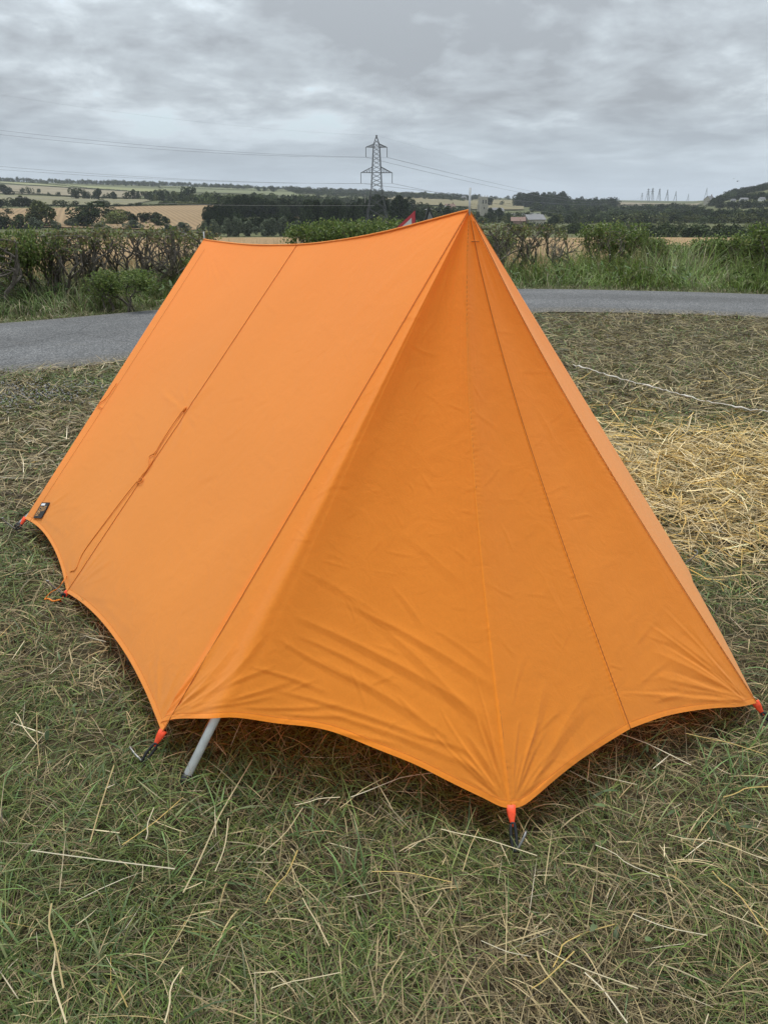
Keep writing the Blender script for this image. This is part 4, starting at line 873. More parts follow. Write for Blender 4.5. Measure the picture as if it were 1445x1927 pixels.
PAL = dict(dark=[(0.040, 0.056, 0.024), (0.056, 0.074, 0.030), (0.026, 0.037, 0.018)], mid=[(0.062, 0.084, 0.034), (0.084, 0.106, 0.042), (0.044, 0.060, 0.026)],
           olive=[(0.098, 0.112, 0.042), (0.124, 0.134, 0.052), (0.070, 0.082, 0.034)], pale=[(0.150, 0.170, 0.055), (0.18, 0.195, 0.068), (0.11, 0.13, 0.046)], willow=[(0.125, 0.150, 0.096), (0.165, 0.190, 0.125), (0.085, 0.105, 0.066)])
TREEK = {}
for pal in PAL:
    for v in range(3):
        for det, nl, sz in (('lo', 340, 0.15), ('hi', 2000, 0.095)):
            P = crown_pts(nl, hash_ := (sum(map(ord, pal)) + v * 7))
            V_, F_, C_ = leaf_cloud(P, sz, PAL[pal], [2, 2, 2]); TREEK[pal, v, det] = (V_, F_, C_, mesh_data('crown', V_, F_, MT['tree'], C_))
tm = MB().tube([(0, 0, -0.12), (0, 0, 0.15), (0.02, 0.01, 0.5)], [0.045, 0.035, 0.015], 6); TRUNK = mesh_data('trunk', np.concatenate(tm.v), tm.f, MT['bark'])
def base_pt(x, y):
    if y > 433:
        u = ray(x, y); u = u[:2] / np.linalg.norm(u[:2]); d = 430 - (y - 433) * 4.5; return np.array([u[0] * d, u[1] * d, float(zt(u[0] * d, u[1] * d))]), d
    p = slope(x, y); return p, math.hypot(p[0], p[1])
PXR = F / math.cos(TH); PXV = F / math.cos(TH) ** 2
def tree(x, y, w, h, pal, label, group=None, name='tree'):
    p, d = base_pt(x, y); det = 'hi' if h > 13 else 'lo'; K_ = TREEK[pal, int(rng.integers(0, 3)), det]
    e = empty(name, tuple(p), rng.random() * 6.28); e.scale = (w * d / PXR, w * d / PXR, h * d / PXV)
    obj('crown', K_[3], e); obj('trunk', TRUNK, e); tag(e, label, 'tree', group)
def mass(name, rows, label, cat='wood'):      # woodland that reads as one mass
    parts = []
    for x0, x1, y0, y1, n, h0, h1, w0, w1, pal in rows:
        for k in range(n):
            f = (k + rng.random()) / n; x = x0 + (x1 - x0) * f; y = y0 + (y1 - y0) * f + rng.normal(0, 1.0); p, d = base_pt(x, y)
            pl = pal if isinstance(pal, str) else pal[int(rng.integers(0, len(pal)))]
            h = rng.uniform(h0, h1) * d / PXV; w = rng.uniform(w0, w1) * d / PXR; V_, F_, C_, _ = TREEK[pl, int(rng.integers(0, 3)), 'hi' if h1 > 24 else 'lo']
            a = rng.random() * 6.28; ca, sa = math.cos(a), math.sin(a); Vr = V_ @ np.array([[ca, sa, 0], [-sa, ca, 0], [0, 0, 1]])
            parts.append((Vr * np.array([w, w, h * 1.1]) + p - np.array([0, 0, 0.1 * h]), F_, C_ * rng.uniform(0.75, 1.25)))
    v, f, c = joined(parts); tag(obj(name, mesh_data(name, v, f, MT['tree'], c)), label, cat, kind='stuff')
def hedgerow(pts, hpx, pal, label, dens=2.2):
    parts = []; seg = sum(math.hypot(b[0] - a[0], b[1] - a[1]) for a, b in zip(pts, pts[1:])); n = int(seg * dens); P = spline([(a, b, 0) for a, b in pts], n)[:, :2]; c0, _ = base_pt(*P[n // 2])
    for x, y in P:
        p, d = base_pt(x, y); h = hpx * rng.uniform(0.6, 1.3) * d / PXV; V_, F_, C_, _ = TREEK[pal, int(rng.integers(0, 3)), 'lo']; k = rng.permutation(len(F_))[:60]
        Vs = V_.reshape(-1, 4, 3)[k].reshape(-1, 3); w = 3.2 * d / PXR
        parts.append((Vs * np.array([w, w, h]) + p - c0, np.arange(240).reshape(60, 4), C_.reshape(-1, 4, 3)[k].reshape(-1, 3)))
    v, f, c = joined(parts); tag(obj('hedgerow', mesh_data('hedgerow', v, f, MT['tree'], c), None, tuple(c0)), label, 'hedge', 'hedgerows between the far fields')
hedgerow([(-40, 339), (0, 342), (90, 348), (180, 357), (285, 364)], 2.6, 'dark', 'thin dark hedgerow below the pale green field')
hedgerow([(-40, 361), (40, 364), (130, 372), (210, 375), (300, 377)], 3.0, 'dark', 'dark hedgerow under the row of round trees')
hedgerow([(-40, 387), (60, 388), (170, 389), (290, 388), (412, 387)], 3.4, 'dark', 'dark hedgerow along the top of the brown stubble field')
hedgerow([(300, 354), (420, 358), (500, 360), (600, 364)], 2.2, 'mid', 'faint hedgerow across the upland pasture left of the pylon')
hedgerow([(722, 386), (800, 388), (905, 393)], 2.6, 'dark', 'hedgerow along the foot of the dun field right of the pylon')
hedgerow([(885, 386), (930, 385), (985, 385)], 2.0, 'dark', 'short hedgerow behind the church tower')
hedgerow([(890, 377), (985, 378)], 2.0, 'dark', 'uppermost hedgerow right of the church tower')
hedgerow([(1150, 387), (1230, 387), (1320, 388)], 2.6, 'dark', 'hedgerow along the flat field under the distant pylons')
mass('ridge_wood', [(-150, 300, 337, 350, 130, 5, 8, 5, 10, ('dark', 'mid')), (200, 470, 344, 356, 80, 5, 8, 6, 11, ('dark', 'mid')), (400, 720, 352, 363, 70, 3, 6, 6, 11, ('dark', 'mid')), (540, 900, 361, 376, 110, 7, 10, 8, 13, 'dark'), (560, 880, 366, 378, 60, 6, 9, 8, 13, 'dark'), (880, 1010, 373, 377, 14, 3, 5, 4, 7, 'dark')],
     'dark wood strung along the far skyline')
mass('hillside_wood', [(285, 470, 377, 384, 46, 9, 17, 10, 20, ('dark', 'mid', 'olive')), (380, 640, 384, 392, 56, 12, 22, 14, 24, ('dark', 'mid', 'mid')), (470, 720, 378, 384, 40, 9, 15, 10, 20, ('mid', 'dark')), (300, 420, 385, 387, 26, 4, 8, 8, 14, ('mid', 'olive'))], 'mixed wood across the middle of the far hillside')
mass('dark_wood', [(392, 470, 428, 405, 30, 26, 40, 16, 26, 'dark'), (430, 560, 405, 410, 26, 22, 34, 18, 28, 'dark'), (400, 575, 436, 434, 34, 20, 36, 18, 28, 'dark'), (575, 760, 436, 428, 46, 34, 58, 18, 30, 'dark'), (560, 770, 410, 405, 30, 20, 32, 18, 28, ('dark', 'mid')), (700, 880, 432, 424, 34, 18, 36, 18, 28, ('dark', 'olive', 'mid'))], 'dark dense wood in the valley behind the tent ridge')
mass('village_trees', [(770, 880, 402, 408, 26, 12, 22, 10, 18, ('dark', 'mid')), (880, 1000, 420, 420, 16, 10, 20, 14, 24, ('dark', 'mid', 'olive'))], 'dark trees around the village roofs', 'trees')
mass('right_wood', [(972, 1062, 389, 388, 30, 19, 26, 12, 22, 'dark'), (1050, 1160, 391, 391, 30, 12, 19, 11, 18, 'dark'), (1000, 1320, 398, 398, 60, 8, 14, 12, 22, ('dark', 'mid')), (1020, 1500, 408, 408, 70, 10, 16, 14, 26, ('mid', 'dark', 'mid')), (1040, 1500, 420, 420, 60, 12, 20, 18, 30, ('mid', 'dark', 'olive')), (960, 1500, 434, 434, 46, 14, 22, 20, 34, ('mid', 'olive', 'dark')), (1180, 1500, 447, 447, 30, 14, 22, 22, 34, ('mid', 'dark'))], 'rolling dark woodland across the valley on the right')
mass('hill_wood', [(1335, 1385, 388, 368, 40, 8, 12, 9, 16, ('dark', 'mid')), (1368, 1450, 370, 354, 56, 7, 10, 9, 16, 'dark'), (1440, 1640, 354, 346, 50, 7, 10, 9, 16, 'dark'), (1375, 1640, 376, 370, 70, 8, 12, 10, 18, ('dark', 'mid')), (1345, 1600, 392, 388, 46, 9, 14, 10, 18, 'dark')], 'dark trees covering the hill at the right edge')
Gh = 'round trees along the upper hedgerow'; Lh = ' of the dark round trees along the upper hedgerow'
ROW = [(15, 367, 26, 17), (44, 366, 11, 11), (57, 366, 11, 13), (75, 366, 10, 10), (93, 368, 6, 6), (112, 370, 11, 8), (145, 375, 19, 19), (163, 375, 15, 16), (183, 376, 18, 19), (197, 375, 9, 9), (206, 375, 10, 11), (217, 376, 13, 14), (237, 376, 17, 13), (251, 375, 13, 17), (261, 375, 10, 14), (278, 376, 18, 15), (303, 377, 19, 19), (319, 377, 13, 15), (333, 377, 17, 16), (357, 378, 22, 25)]
for k, (x, y, w, h) in enumerate(ROW): tree(x, y, w, h, 'dark' if w > 12 else 'mid', nth(k, len(ROW)) + Lh, Gh)
Gb = 'trees in the clump above the brown field'; Lb = ' of the dark trees clumped above the brown field'
for x, y, w, h in [(2, 391, 16, 15), (16, 390, 14, 12), (29, 389, 17, 15), (44, 390, 18, 19), (56, 390, 16, 17), (68, 389, 12, 12)]: CNT['KB'] = CNT.get('KB', -1) + 1; tree(x, y, w, h, 'dark', nth(CNT['KB'], 6) + Lb, Gb)
Gm = 'bushes along the top of the stubble field'; Lm = ' of the low round bushes topping the brown stubble field'
for x, y, w, h in [(104, 387, 15, 9), (122, 391, 23, 13), (141, 389, 15, 10), (170, 389, 13, 8), (195, 391, 23, 15), (222, 389, 15, 6), (245, 389, 10, 6), (262, 388, 14, 7)]: CNT['KM'] = CNT.get('KM', -1) + 1; tree(x, y, w, h, 'dark', nth(CNT['KM'], 8) + Lm, Gm)
tree(90, 427, 54, 44, 'olive', 'broad olive green tree below the brown field on the left'); tree(164, 426, 60, 42, 'dark', 'largest dark green tree standing below the brown field')
tree(216, 422, 38, 25, 'pale', 'pale yellow green rounded tree right of the large dark tree'); tree(139, 427, 24, 15, 'willow', 'small grey green tree at the foot of the large dark tree')
Gn = 'darker trees below the brown field'; Ln = ' of the dark valley trees below the brown field'
for x, y, w, h in sorted([(206, 411, 22, 19), (240, 416, 28, 20), (255, 418, 18, 15), (272, 420, 24, 19), (292, 420, 26, 19), (315, 422, 18, 14), (5, 430, 32, 26), (18, 404, 15, 11), (300, 426, 22, 14)]): CNT['KN'] = CNT.get('KN', -1) + 1; tree(x, y, w, h, 'dark', nth(CNT['KN'], 9) + Ln, Gn)
Gg = 'grey green trees low on the left'; Lg = ' of the soft grey green trees just over the gnarled hedge'
for x, y, w, h in sorted([(42, 430, 32, 24), (68, 431, 28, 20), (110, 431, 24, 14), (250, 431, 34, 16), (342, 436, 32, 19), (320, 434, 26, 15), (190, 431, 28, 14)]): CNT['KG'] = CNT.get('KG', -1) + 1; tree(x, y, w, h, 'mid' if x < 60 else 'willow', nth(CNT['KG'], 7) + Lg, Gg)
Gw = 'willows below the dark wood'; Lw = ' of the pale willows in front of the dark wood'
for k, x in enumerate((386, 407, 429, 450, 471, 498, 515, 537, 562)): tree(x, 447, 25 + (k % 3) * 2, 29 + (k % 4) * 2.5, 'willow', nth(k, 9) + Lw, Gw, 'willow')
Gs = 'single trees on the skyline'; Ls = ' of the small single trees on the skyline'
for x, y, w, h in [(487, 361, 9, 11), (497, 361, 8, 8), (515, 362, 18, 12), (933, 376, 9, 7), (956, 376, 7, 8), (975, 376, 7, 8)]: CNT['KS'] = CNT.get('KS', -1) + 1; tree(x, y, w, h, 'dark', nth(CNT['KS'], 6) + Ls, Gs)
Gc = 'trees beside the church'; Lc = ' of the dark trees around the church tower'
for x, y, w, h in sorted([(920, 388, 14, 18), (943, 387, 8, 9), (924, 412, 16, 20), (941, 414, 19, 22), (977, 412, 19, 13), (957, 412, 14, 12), (893, 414, 14, 16)]): CNT['KC'] = CNT.get('KC', -1) + 1; tree(x, y, w, h, 'dark', nth(CNT['KC'], 7) + Lc, Gc)
tree(1008, 397, 18, 17, 'mid', 'lighter rounded tree in front of the dark clump right of the church'); tree(710, 412, 34, 44, 'dark', 'tall dark tree right behind the legs of the pylon')
tree(1037, 428, 26, 22, 'dark', 'dark tree right of the grey barn roof'); tree(1080, 436, 34, 20, 'mid', 'grey green bushy tree in the valley right of the barn')

# ------------------------------------------------------------------ buildings
BM = dict(stone=simple('limestone', (0.40, 0.37, 0.31), 0.9, noise=0.2, nscale=1.0), white=simple('white_render', (0.62, 0.61, 0.58), 0.8), red=simple('red_tiles', (0.20, 0.125, 0.10), 0.85, noise=0.25, nscale=1.5),
          slate=simple('grey_sheet_roof', (0.13, 0.13, 0.135), 0.6, noise=0.12, nscale=0.6), brick=simple('pink_brick', (0.25, 0.165, 0.13), 0.9), pane=simple('window_glass', (0.02, 0.025, 0.03), 0.1, spec=0.6), dark=simple('louvre', (0.035, 0.033, 0.03), 0.9))
def house(name, x, y, wpx, hpx, wall, roof, rz, label, depth=0.8, wins=3, chim=True):
    p, d = base_pt(x, y); w = wpx * d / PXR; h = hpx * d / PXV; dp = w * depth; eh = h * 0.55
    e = empty(name, tuple(p), rz)
    g = MB().box((0, 0, eh / 2 - 1), (w, dp, eh + 2)); g.add([(-w / 2, -dp / 2, eh), (-w / 2, dp / 2, eh), (-w / 2, 0, h * 0.97), (w / 2, -dp / 2, eh), (w / 2, dp / 2, eh), (w / 2, 0, h * 0.97)], [[0, 2, 1], [3, 4, 5]]); g.build('wall', BM[wall], e)
    o_ = w * 0.04; r = MB(); t_ = 0.25
    r.add([(-w / 2 - o_, -dp / 2 - o_, eh - 0.2), (w / 2 + o_, -dp / 2 - o_, eh - 0.2), (w / 2 + o_, 0, h), (-w / 2 - o_, 0, h), (-w / 2 - o_, dp / 2 + o_, eh - 0.2), (w / 2 + o_, dp / 2 + o_, eh - 0.2)] + [(-w / 2 - o_, -dp / 2 - o_, eh - 0.2 + t_), (w / 2 + o_, -dp / 2 - o_, eh - 0.2 + t_), (w / 2 + o_, 0, h + t_), (-w / 2 - o_, 0, h + t_), (-w / 2 - o_, dp / 2 + o_, eh - 0.2 + t_), (w / 2 + o_, dp / 2 + o_, eh - 0.2 + t_)],
          [[0, 3, 2, 1], [3, 4, 5, 2], [6, 7, 8, 9], [9, 8, 11, 10], [0, 1, 7, 6], [4, 10, 11, 5], [0, 6, 9, 3], [3, 9, 10, 4], [1, 2, 8, 7], [2, 5, 11, 8]])
    ro = r.build('roof', BM[roof], e)
    if chim: MB().box((w * 0.32, 0, h * 1.05), (w * 0.09, w * 0.09, h * 0.28)).build('chimney', BM['brick'], ro)
    for k in range(wins):
        fx_ = (k + 0.5) / wins - 0.5; MB().box((fx_ * w * 0.9, -dp / 2, eh * 0.55), (w * 0.11, 0.12, eh * 0.3)).build('window', BM['pane'], e)
    tag(e, label, 'building'); return e
house('house', 507, 397, 13, 11, 'white', 'slate', 1.2, 'white gabled house half hidden in the dark wood', 0.7, 2)
house('house', 846, 400, 18, 16, 'white', 'red', 0.35, 'house with a red tiled roof just left of the tent peak')
house('house', 806, 405, 15, 11, 'white', 'slate', -0.2, 'white house with a grey roof left of the red roofed one')
house('house', 823, 404, 14, 9, 'white', 'slate', 0.2, 'low white house touching the red roofed one')
house('farmhouse', 872, 377, 9, 8, 'stone', 'slate', 0.5, 'small stone farmhouse high on the hillside left of the church', 0.7, 2)
house('barn', 1003, 424, 34, 20, 'stone', 'slate', 0.25, 'long grey roofed barn in the valley right of the church', 0.9, 0, False)
house('barn', 974, 424, 26, 15, 'brick', 'red', -0.1, 'low pinkish roofed building left of the grey barn', 0.7, 0, False)
house('hill_house', 1333, 384, 14, 14, 'stone', 'slate', 0.6, 'dark house standing alone below the wooded hill at the right', 0.9, 2)
for k, (x, y, w) in enumerate(((966, 406, 9), (986, 405, 9), (1000, 405, 9), (1011, 405, 9))):
    p, d = base_pt(x, y); w_ = w * d / PXR; e = empty('white_van', tuple(p), 0.1)
    MB().box((0, 0, w_ * 0.24), (w_, w_ * 0.4, w_ * 0.38)).build('body', BM['white'], e); MB().box((0, -w_ * 0.2, w_ * 0.3), (w_ * 0.6, 0.06, w_ * 0.12)).build('window', BM['pane'], e)
    for s in (-0.3, 0.3): MB().tube([(s * w_, -w_ * 0.21, w_ * 0.06), (s * w_, w_ * 0.21, w_ * 0.06)], w_ * 0.06, 10).build('wheel', MT['rubber'], e)
    tag(e, ('leftmost', 'second', 'third', 'rightmost')[k] + ' of the white vehicles parked behind the grey barn', 'vehicle', 'white vehicles behind the barn')
for k, (x, y, w) in enumerate(((1378, 381, 8), (1398, 379, 13), (1432, 378, 10))): house('hill_cottage', x, y, w, 6, 'white', 'slate', 0.1 * k, ('leftmost', 'middle', 'rightmost')[k] + ' of the pale cottages under the wooded hill at the right', 0.6, 2, False)
# church
p, d = base_pt(907, 410); tw_ = 13.5 * d / PXR; th_ = 39 * d / PXV
ch = empty('church', tuple(p), 0.32); tag(ch, 'pale stone church with a square pinnacled tower behind the tent peak', 'church')
tb = MB().box((0, 0, th_ / 2), (tw_, tw_, th_)).build('tower', BM['stone'], ch)
for z in (0.33, 0.62, 0.93): MB().box((0, 0, th_ * z), (tw_ * 1.06, tw_ * 1.06, th_ * 0.014)).build('string_course', BM['stone'], tb)
for sx in (-1, 1):
    for sy in (-1, 1):
        MB().tube([(sx * tw_ * 0.45, sy * tw_ * 0.45, th_), (sx * tw_ * 0.45, sy * tw_ * 0.45, th_ * 1.04), (sx * tw_ * 0.45, sy * tw_ * 0.45, th_ * 1.12)], [tw_ * 0.07, tw_ * 0.06, 0.05], 4).build('pinnacle', BM['stone'], tb)
        MB().box((sx * tw_ * 0.46, sy * tw_ * 0.46, th_ * 0.33), (tw_ * 0.22, tw_ * 0.22, th_ * 0.66)).build('buttress', BM['stone'], tb)
for k in range(5):
    for sy in (-1, 1): MB().box(((k - 2) * tw_ * 0.2, sy * tw_ * 0.48, th_ * 1.012), (tw_ * 0.11, tw_ * 0.06, th_ * 0.024)).build('merlon', BM['stone'], tb)
for sx in (-0.2, 0.2): MB().box((sx * tw_, -tw_ * 0.5, th_ * 0.78), (tw_ * 0.17, 0.1, th_ * 0.17)).build('belfry_window', BM['dark'], tb)
MB().box((0, -tw_ * 0.5, th_ * 0.48), (tw_ * 0.14, 0.1, th_ * 0.1)).build('window', BM['dark'], tb)
nl = tw_ * 2.6; nh = th_ * 0.34; nv = MB().box((tw_ * 0.5 + nl / 2, 0, nh / 2), (nl, tw_ * 1.1, nh)).build('nave', BM['stone'], ch)
x0, x1, yw = tw_ * 0.5, tw_ * 0.5 + nl, tw_ * 0.6
MB().add([(x0, -yw, nh), (x1, -yw, nh), (x1, yw, nh), (x0, yw, nh), (x0, 0, nh * 1.45), (x1, 0, nh * 1.45)], [[0, 1, 5, 4], [2, 3, 4, 5], [0, 4, 3], [1, 2, 5], [3, 2, 1, 0]]).build('nave_roof', BM['slate'], ch)

# ------------------------------------------------------------------ pylons and wires
MT['lattice'] = simple('galvanised_lattice', (0.085, 0.09, 0.095), 0.7, 0.2)
MT['wire'] = simple('conductor', (0.16, 0.165, 0.175), 0.6, 0.3)
PD = 330.0; pb = at(709, 450, PD); pb[2] = float(zt(pb[0], pb[1]))
def pz(y): return at(712, y, PD)[2] - pb[2]
def pw(px): return px * PD / PXR
pyl = empty('pylon', tuple(pb), 0.12); tag(pyl, 'tall steel lattice pylon rising above the tent ridge', 'pylon')
prof = [(0, pw(25)), (pz(400), pw(17)), (pz(352), pw(9.6)), (pz(325), pw(8.4)), (pz(300), pw(7.0)), (pz(277), pw(5.8)), (pz(270), pw(4.6)), (pz(257), pw(0.9))]
def hwid(z): return np.interp(z, [a for a, b in prof], [b for a, b in prof])
body = MB()
for sx, sy in ((-1, -1), (1, -1), (1, 1), (-1, 1)): body.tube([(sx * w, sy * w, z) for z, w in prof], 0.09, 4)
zl = list(np.linspace(0, pz(352), 6)) + list(np.linspace(pz(352), pz(277), 10)[1:]) + [pz(270), pz(264), pz(257)]
for a, b in zip(zl, zl[1:]):
    wa, wb = hwid(a), hwid(b)
    for c0, c1 in (((-1, -1), (1, -1)), ((1, -1), (1, 1)), ((1, 1), (-1, 1)), ((-1, 1), (-1, -1))):
        body.tube([(c0[0] * wa, c0[1] * wa, a), (c1[0] * wb, c1[1] * wb, b)], 0.06, 4, False); body.tube([(c1[0] * wa, c1[1] * wa, a), (c0[0] * wb, c0[1] * wb, b)], 0.06, 4, False)
body.build('lattice_body', MT['lattice'], pyl)
MB().box((0, 0, pz(255.5)), (0.6, 0.6, 0.45)).build('earth_wire_peak', MT['lattice'], pyl)
ARM = {}
for nm, yt, yb, hw_ in (('upper', 270.5, 277, 19.6), ('lower', 314, 325, 29.3)):
    a = MB(); zt0, zb0 = pz(yt), pz(yb); X = pw(hw_)
    for s in (-1, 1):
        for q in (-1, 1):
            wb, wt_ = hwid(zb0), hwid(zt0); a.tube([(s * wb, q * wb, zb0), (s * X, 0, zb0)], 0.10, 4); a.tube([(s * wt_, q * wt_, zt0), (s * X, 0, zb0)], 0.10, 4)
            for f in (0.25, 0.5, 0.75): a.tube([(s * (wb + (X - wb) * f), q * wb * (1 - f), zb0), (s * (wt_ + (X - wt_) * f), q * wt_ * (1 - f), zt0 + (zb0 - zt0) * f)], 0.05, 4, False); a.tube([(s * (wb + (X - wb) * f), q * wb * (1 - f), zb0), (s * (wt_ + (X - wt_) * (f - 0.25)), q * wt_ * (1.25 - f), zt0 + (zb0 - zt0) * (f - 0.25))], 0.045, 4, False)
    a.tube([(-hwid(zb0), -hwid(zb0), zb0), (hwid(zb0), -hwid(zb0), zb0)], 0.09, 4)
    arm = a.build('cross_arm', MT['lattice'], pyl)
    zi = pz(296 if nm == 'upper' else 345)
    for s in (-1, 1):
        MB().tube([(s * X, 0, zb0), (s * X, 0, zi)], [0.13, 0.13], 6).build('insulator', MT['lattice'], arm)
        ca, sa = math.cos(0.12), math.sin(0.12); ARM[nm, s] = np.array([pb[0] + ca * s * X, pb[1] + sa * s * X, pb[2] + zi])
ARM['earth', 0] = pb + np.array([0, 0, pz(255)])
def wire(S, E2, pix, label, r=0.05, n=60):
    """cable from S along the ground line S->E2, its height fitted through points measured on the photo"""
    ts, zs = [0.0], [S[2]]; D = np.array(E2) - S[:2]
    for x, y in pix:
        dr = ray(x, y); A2 = np.array([[D[0], -dr[0]], [D[1], -dr[1]]]); t_, k_ = np.linalg.solve(A2, -S[:2]); ts.append(t_); zs.append(CH + dr[2] * k_)
    co = np.polyfit(ts, zs, min(2, len(ts) - 1)); u = np.linspace(0, 1, n); P = np.c_[S[0] + D[0] * u, S[1] + D[1] * u, np.polyval(co, u)]; P[0, 2] = S[2]
    o = MB().tube(P - S, r, 4, False).build('power_cable', MT['wire'], None, True, loc=tuple(S)); tag(o, label, 'cable', 'cables of the pylon line')
TL = (-250, 175); FE = slope(1225, 378); FE2 = FE[:2]
for key, pix, txt in ((('upper', -1), ((345, 284), (0, 253)), 'lower cable of the upper pair'), (('upper', 1), ((345, 279), (0, 245)), 'upper cable of the upper pair'), (('lower', -1), ((345, 339), (0, 319)), 'lower cable of the lower pair'), (('lower', 1), ((345, 337), (0, 313)), 'upper cable of the lower pair'), (('earth', 0), ((400, 232), (0, 178)), 'faint topmost earth wire')):
    S = ARM[key]; wire(S, (TL[0] + (S[0] - pb[0]), TL[1]), pix, txt + ' running left from the pylon', 0.034 if key[0] != 'earth' else 0.014)
for key, pix, txt in ((('upper', -1), ((870, 339), (1210, 369)), 'lower cable of the upper pair'), (('upper', 1), ((870, 331), (1214, 367)), 'upper cable of the upper pair'), (('lower', -1), ((780, 357), (1200, 376)), 'lower cable of the lower pair'), (('lower', 1), ((795, 357), (1218, 375)), 'upper cable of the lower pair'), (('earth', 0), ((870, 299), (1216, 362)), 'faint topmost earth wire')):
    S = ARM[key]; wire(S, (FE2[0], FE2[1]), pix, txt + ' running right from the pylon into the distance', 0.06 if key[0] != 'earth' else 0.018, 90)
# small far pylons
fp = MB()
for sx, sy in ((-1, -1), (1, -1), (1, 1), (-1, 1)): fp.tube([(sx * 0.14, sy * 0.14, 0), (sx * 0.05, sy * 0.05, 0.6), (0, 0, 1)], 0.012, 4)
for a, b in zip(np.linspace(0, 0.95, 8), np.linspace(0, 0.95, 8)[1:]):
    wa, wb = np.interp([a, b], [0, 0.6, 1], [0.14, 0.05, 0]); fp.tube([(-wa, -wa, a), (wb, -wb, b)], 0.007, 4, False); fp.tube([(wa, -wa, a), (-wb, -wb, b)], 0.007, 4, False)
for z, hw_ in ((0.9, 0.16), (0.72, 0.22), (0.56, 0.18)): fp.tube([(-hw_, 0, z), (0, 0, z + 0.035), (hw_, 0, z)], 0.012, 4); fp.tube([(-hw_, 0, z), (hw_, 0, z)], 0.012, 4)
FPM = mesh_data('far_pylon', np.concatenate(fp.v), fp.f, simple('hazy_steel', (0.16, 0.17, 0.185), 0.7))
for k, (x, h) in enumerate(((1206, 16), (1217, 24), (1225, 25), (1238, 24), (1253, 22), (1269, 19), (1293, 14), (1326, 24))):
    p, d = base_pt(x, 379.5); o = obj('far_pylon', FPM, None, tuple(p)); o.scale = (h * d / PXV,) * 3; o.rotation_euler = (0, 0, 0.5 + k * 0.1)
    tag(o, ('leftmost', 'second from the left', 'third from the left', 'fourth from the left', 'fifth from the left', 'sixth from the left', 'seventh from the left', 'rightmost')[k] + ' of the tiny pylons on the far right skyline', 'pylon', 'distant pylons on the skyline')
# low telephone wire and its pole
poles = []
MT['polewood'] = simple('weathered_pole', (0.24, 0.225, 0.20), 0.9)
for x, yt, yb, d, txt in ((687, 366, 396, 480, 'short pale wooden pole just left of the pylon legs'), (735, 367, 388, 700, 'thin pale pole at the edge of the dun field right of the pylon')):
    t_ = at(x, yt, d); z0 = float(zt(t_[0], t_[1])); e = empty('utility_pole', (t_[0], t_[1], z0)); MB().tube([(0, 0, -0.5), (0, 0, t_[2] - z0)], [0.26, 0.2], 8).build('post', MT['polewood'], e); MB().box((0, 0, t_[2] - z0 - 0.6), (1.8, 0.15, 0.15)).build('crossbar', MT['polewood'], e); tag(e, txt, 'pole')
q0, q1, q2, q3 = at(-120, 366, 170), at(150, 376, 190), at(420, 386, 215), at(705, 387, 240)
o = MB().tube(spline([q0, q1, q2, q3], 60) - q1, 0.022, 4, False).build('telephone_wire', simple('pale_wire', (0.30, 0.31, 0.31), 0.6), None, True, loc=tuple(q1)); tag(o, 'thin pale wire crossing low in front of the dark wood', 'wire')

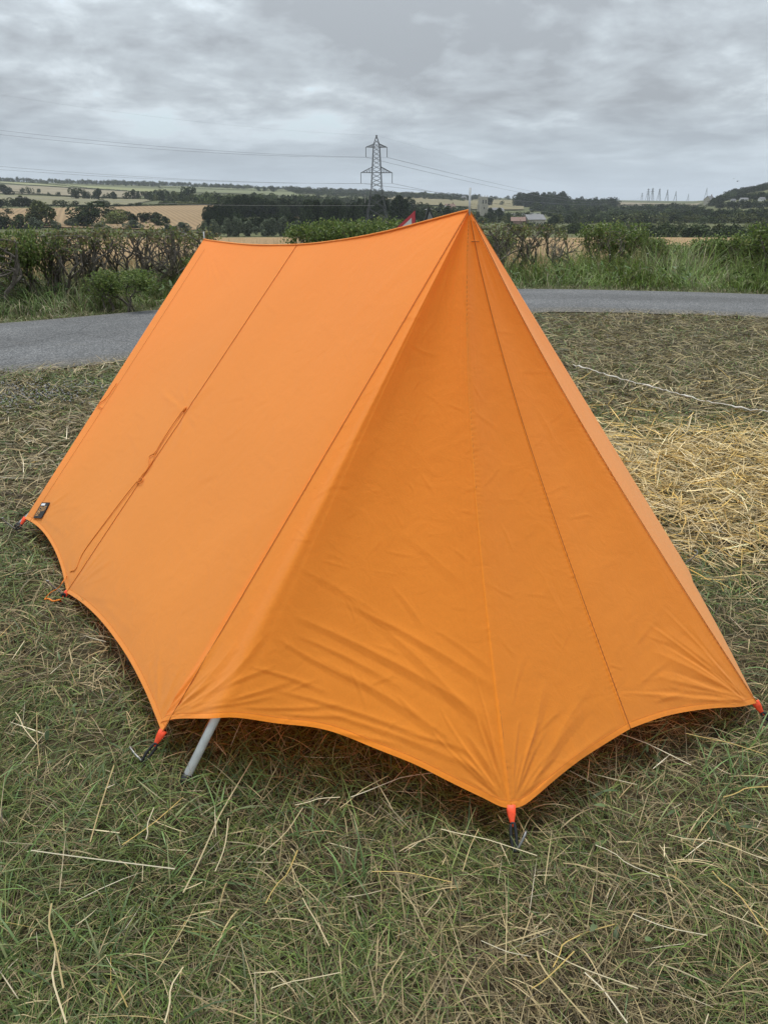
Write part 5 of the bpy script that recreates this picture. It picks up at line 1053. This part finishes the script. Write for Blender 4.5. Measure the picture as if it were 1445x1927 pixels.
# ------------------------------------------------------------------ roadside warning signs
SG = dict(red=simple('sign_red', (0.42, 0.045, 0.055), 0.5), white=simple('sign_white', (0.55, 0.56, 0.53), 0.45, noise=0.12, nscale=9), black=simple('sign_black', (0.02, 0.022, 0.02), 0.6), back=simple('sign_back_grey', (0.19, 0.19, 0.18), 0.55, 0.2, noise=0.15, nscale=8), post=simple('sign_post', (0.22, 0.22, 0.21), 0.6, 0.4))
def tri_plate(name, A, B, C, n, th, mat, parent, shrink=1.0, off=0.0):
    c = (A + B + C) / 3; P = [c + (q - c) * shrink + n * off for q in (A, B, C)]; P2 = [q - n * th for q in P]
    return MB().add(P + P2, [[0, 1, 2], [5, 4, 3], [0, 3, 4, 1], [1, 4, 5, 2], [2, 5, 3, 0]]).build(name, mat, parent)
def sign(apex_px, dist, v1, v2, label, front):
    A = at(*apex_px, dist); B = A + v1; C = A + v2; c = (A + B + C) / 3; n = np.cross(B - A, C - A); n /= np.linalg.norm(n)
    if n @ (EYE - c) < 0: n = -n
    base = np.array([c[0], c[1], 0.0]); e = empty('warning_sign', tuple(base)); A, B, C = A - base, B - base, C - base
    pl = tri_plate('plate', A, B, C, n, 0.012, SG['black'] if front else SG['black'], e, 1.05, -0.003)
    if front:
        tri_plate('red_border', A, B, C, n, 0.004, SG['red'], pl, 1.0, 0.004); tri_plate('white_face', A, B, C, n, 0.004, SG['white'], pl, 0.66, 0.008)
        cc = (A + B + C) / 3
        MB().add([cc + (B - cc) * 0.34 + (A - cc) * 0.10 + n * 0.0105, cc + (C - cc) * 0.34 + n * 0.0105, cc + (C - cc) * 0.22 + (A - cc) * 0.22 + n * 0.0105, cc + (A - cc) * 0.30 + n * 0.0105, cc + (B - cc) * 0.2 + (A - cc) * 0.22 + n * 0.0105], [[0, 4, 3, 2, 1]]).build('symbol', SG['back'], pl)
    else: tri_plate('back_panel', A, B, C, n, 0.004, SG['back'], pl, 0.86, 0.004)
    cc = (A + B + C) / 3 - n * 0.03
    for s in (-0.14, 0.14): MB().tube([(cc[0] + s * 0.5, cc[1] + 0.02, cc[2] + 0.05), (cc[0] + s * 1.6, cc[1] + 0.12, 0.0)], 0.014, 8).build('leg', SG['post'], e, True)
    tag(e, label, 'road sign')
sign((781, 396), 10.3, np.array([0.008, -0.06, -0.42]), np.array([-0.37, 0.04, -0.33]), 'tilted triangular warning sign with a red border behind the tent ridge', True)
sign((807, 391), 11.2, np.array([0.30, 0.30, -0.52]), np.array([-0.17, -0.30, -0.52]), 'grey back of a narrow triangular sign just left of the tent peak', False)
# birds over the hill at the right
for x, y, s, txt in ((1387, 341, 0.34, 'larger dark bird gliding over the wooded hill at the right'), (1380, 336, 0.15, 'smaller dark bird above the gliding one')):
    p = at(x, y, 70); e = empty('bird', tuple(p), 0.3)
    MB().tube([(0, -s * 0.28, 0), (0, -s * 0.15, 0.01), (0, 0.0, 0.0), (0, s * 0.2, 0), (0, s * 0.35, 0)], [0.01 * s, 0.06 * s, 0.09 * s, 0.05 * s, 0.03 * s], 8).build('body', SG['black'], e, True)
    for sg in (-1, 1): MB().add([(0, -s * 0.1, 0.02 * s), (sg * s * 0.28, -s * 0.14, 0.09 * s), (sg * s * 0.6, 0, 0.02 * s), (sg * s * 0.26, s * 0.08, 0.07 * s), (0, s * 0.12, 0.02 * s), (0, 0, -0.02 * s)], [[0, 1, 3, 4], [1, 2, 3], [5, 3, 1, 0], [5, 4, 3]]).build('wing', SG['black'], e)
    tag(e, txt, 'bird', 'birds over the hill')

# ------------------------------------------------------------------ air
hz_m, t, out = mat_new('haze'); pv_ = t.nodes.new('ShaderNodeVolumePrincipled'); pv_.inputs['Color'].default_value = (0.86, 0.92, 1.0, 1); pv_.inputs['Density'].default_value = 0.00008; pv_.inputs['Anisotropy'].default_value = 0.0
L(t, pv_.outputs[0], out.inputs['Volume'])
zmin = float(GZ.min()) - 1.0; hzb = MB().box((0, 0, (zmin + 140) / 2), (26000, 26000, 140 - zmin)).build('haze', hz_m); tag(hzb, 'thin pale haze over the valley', 'haze', kind='stuff')
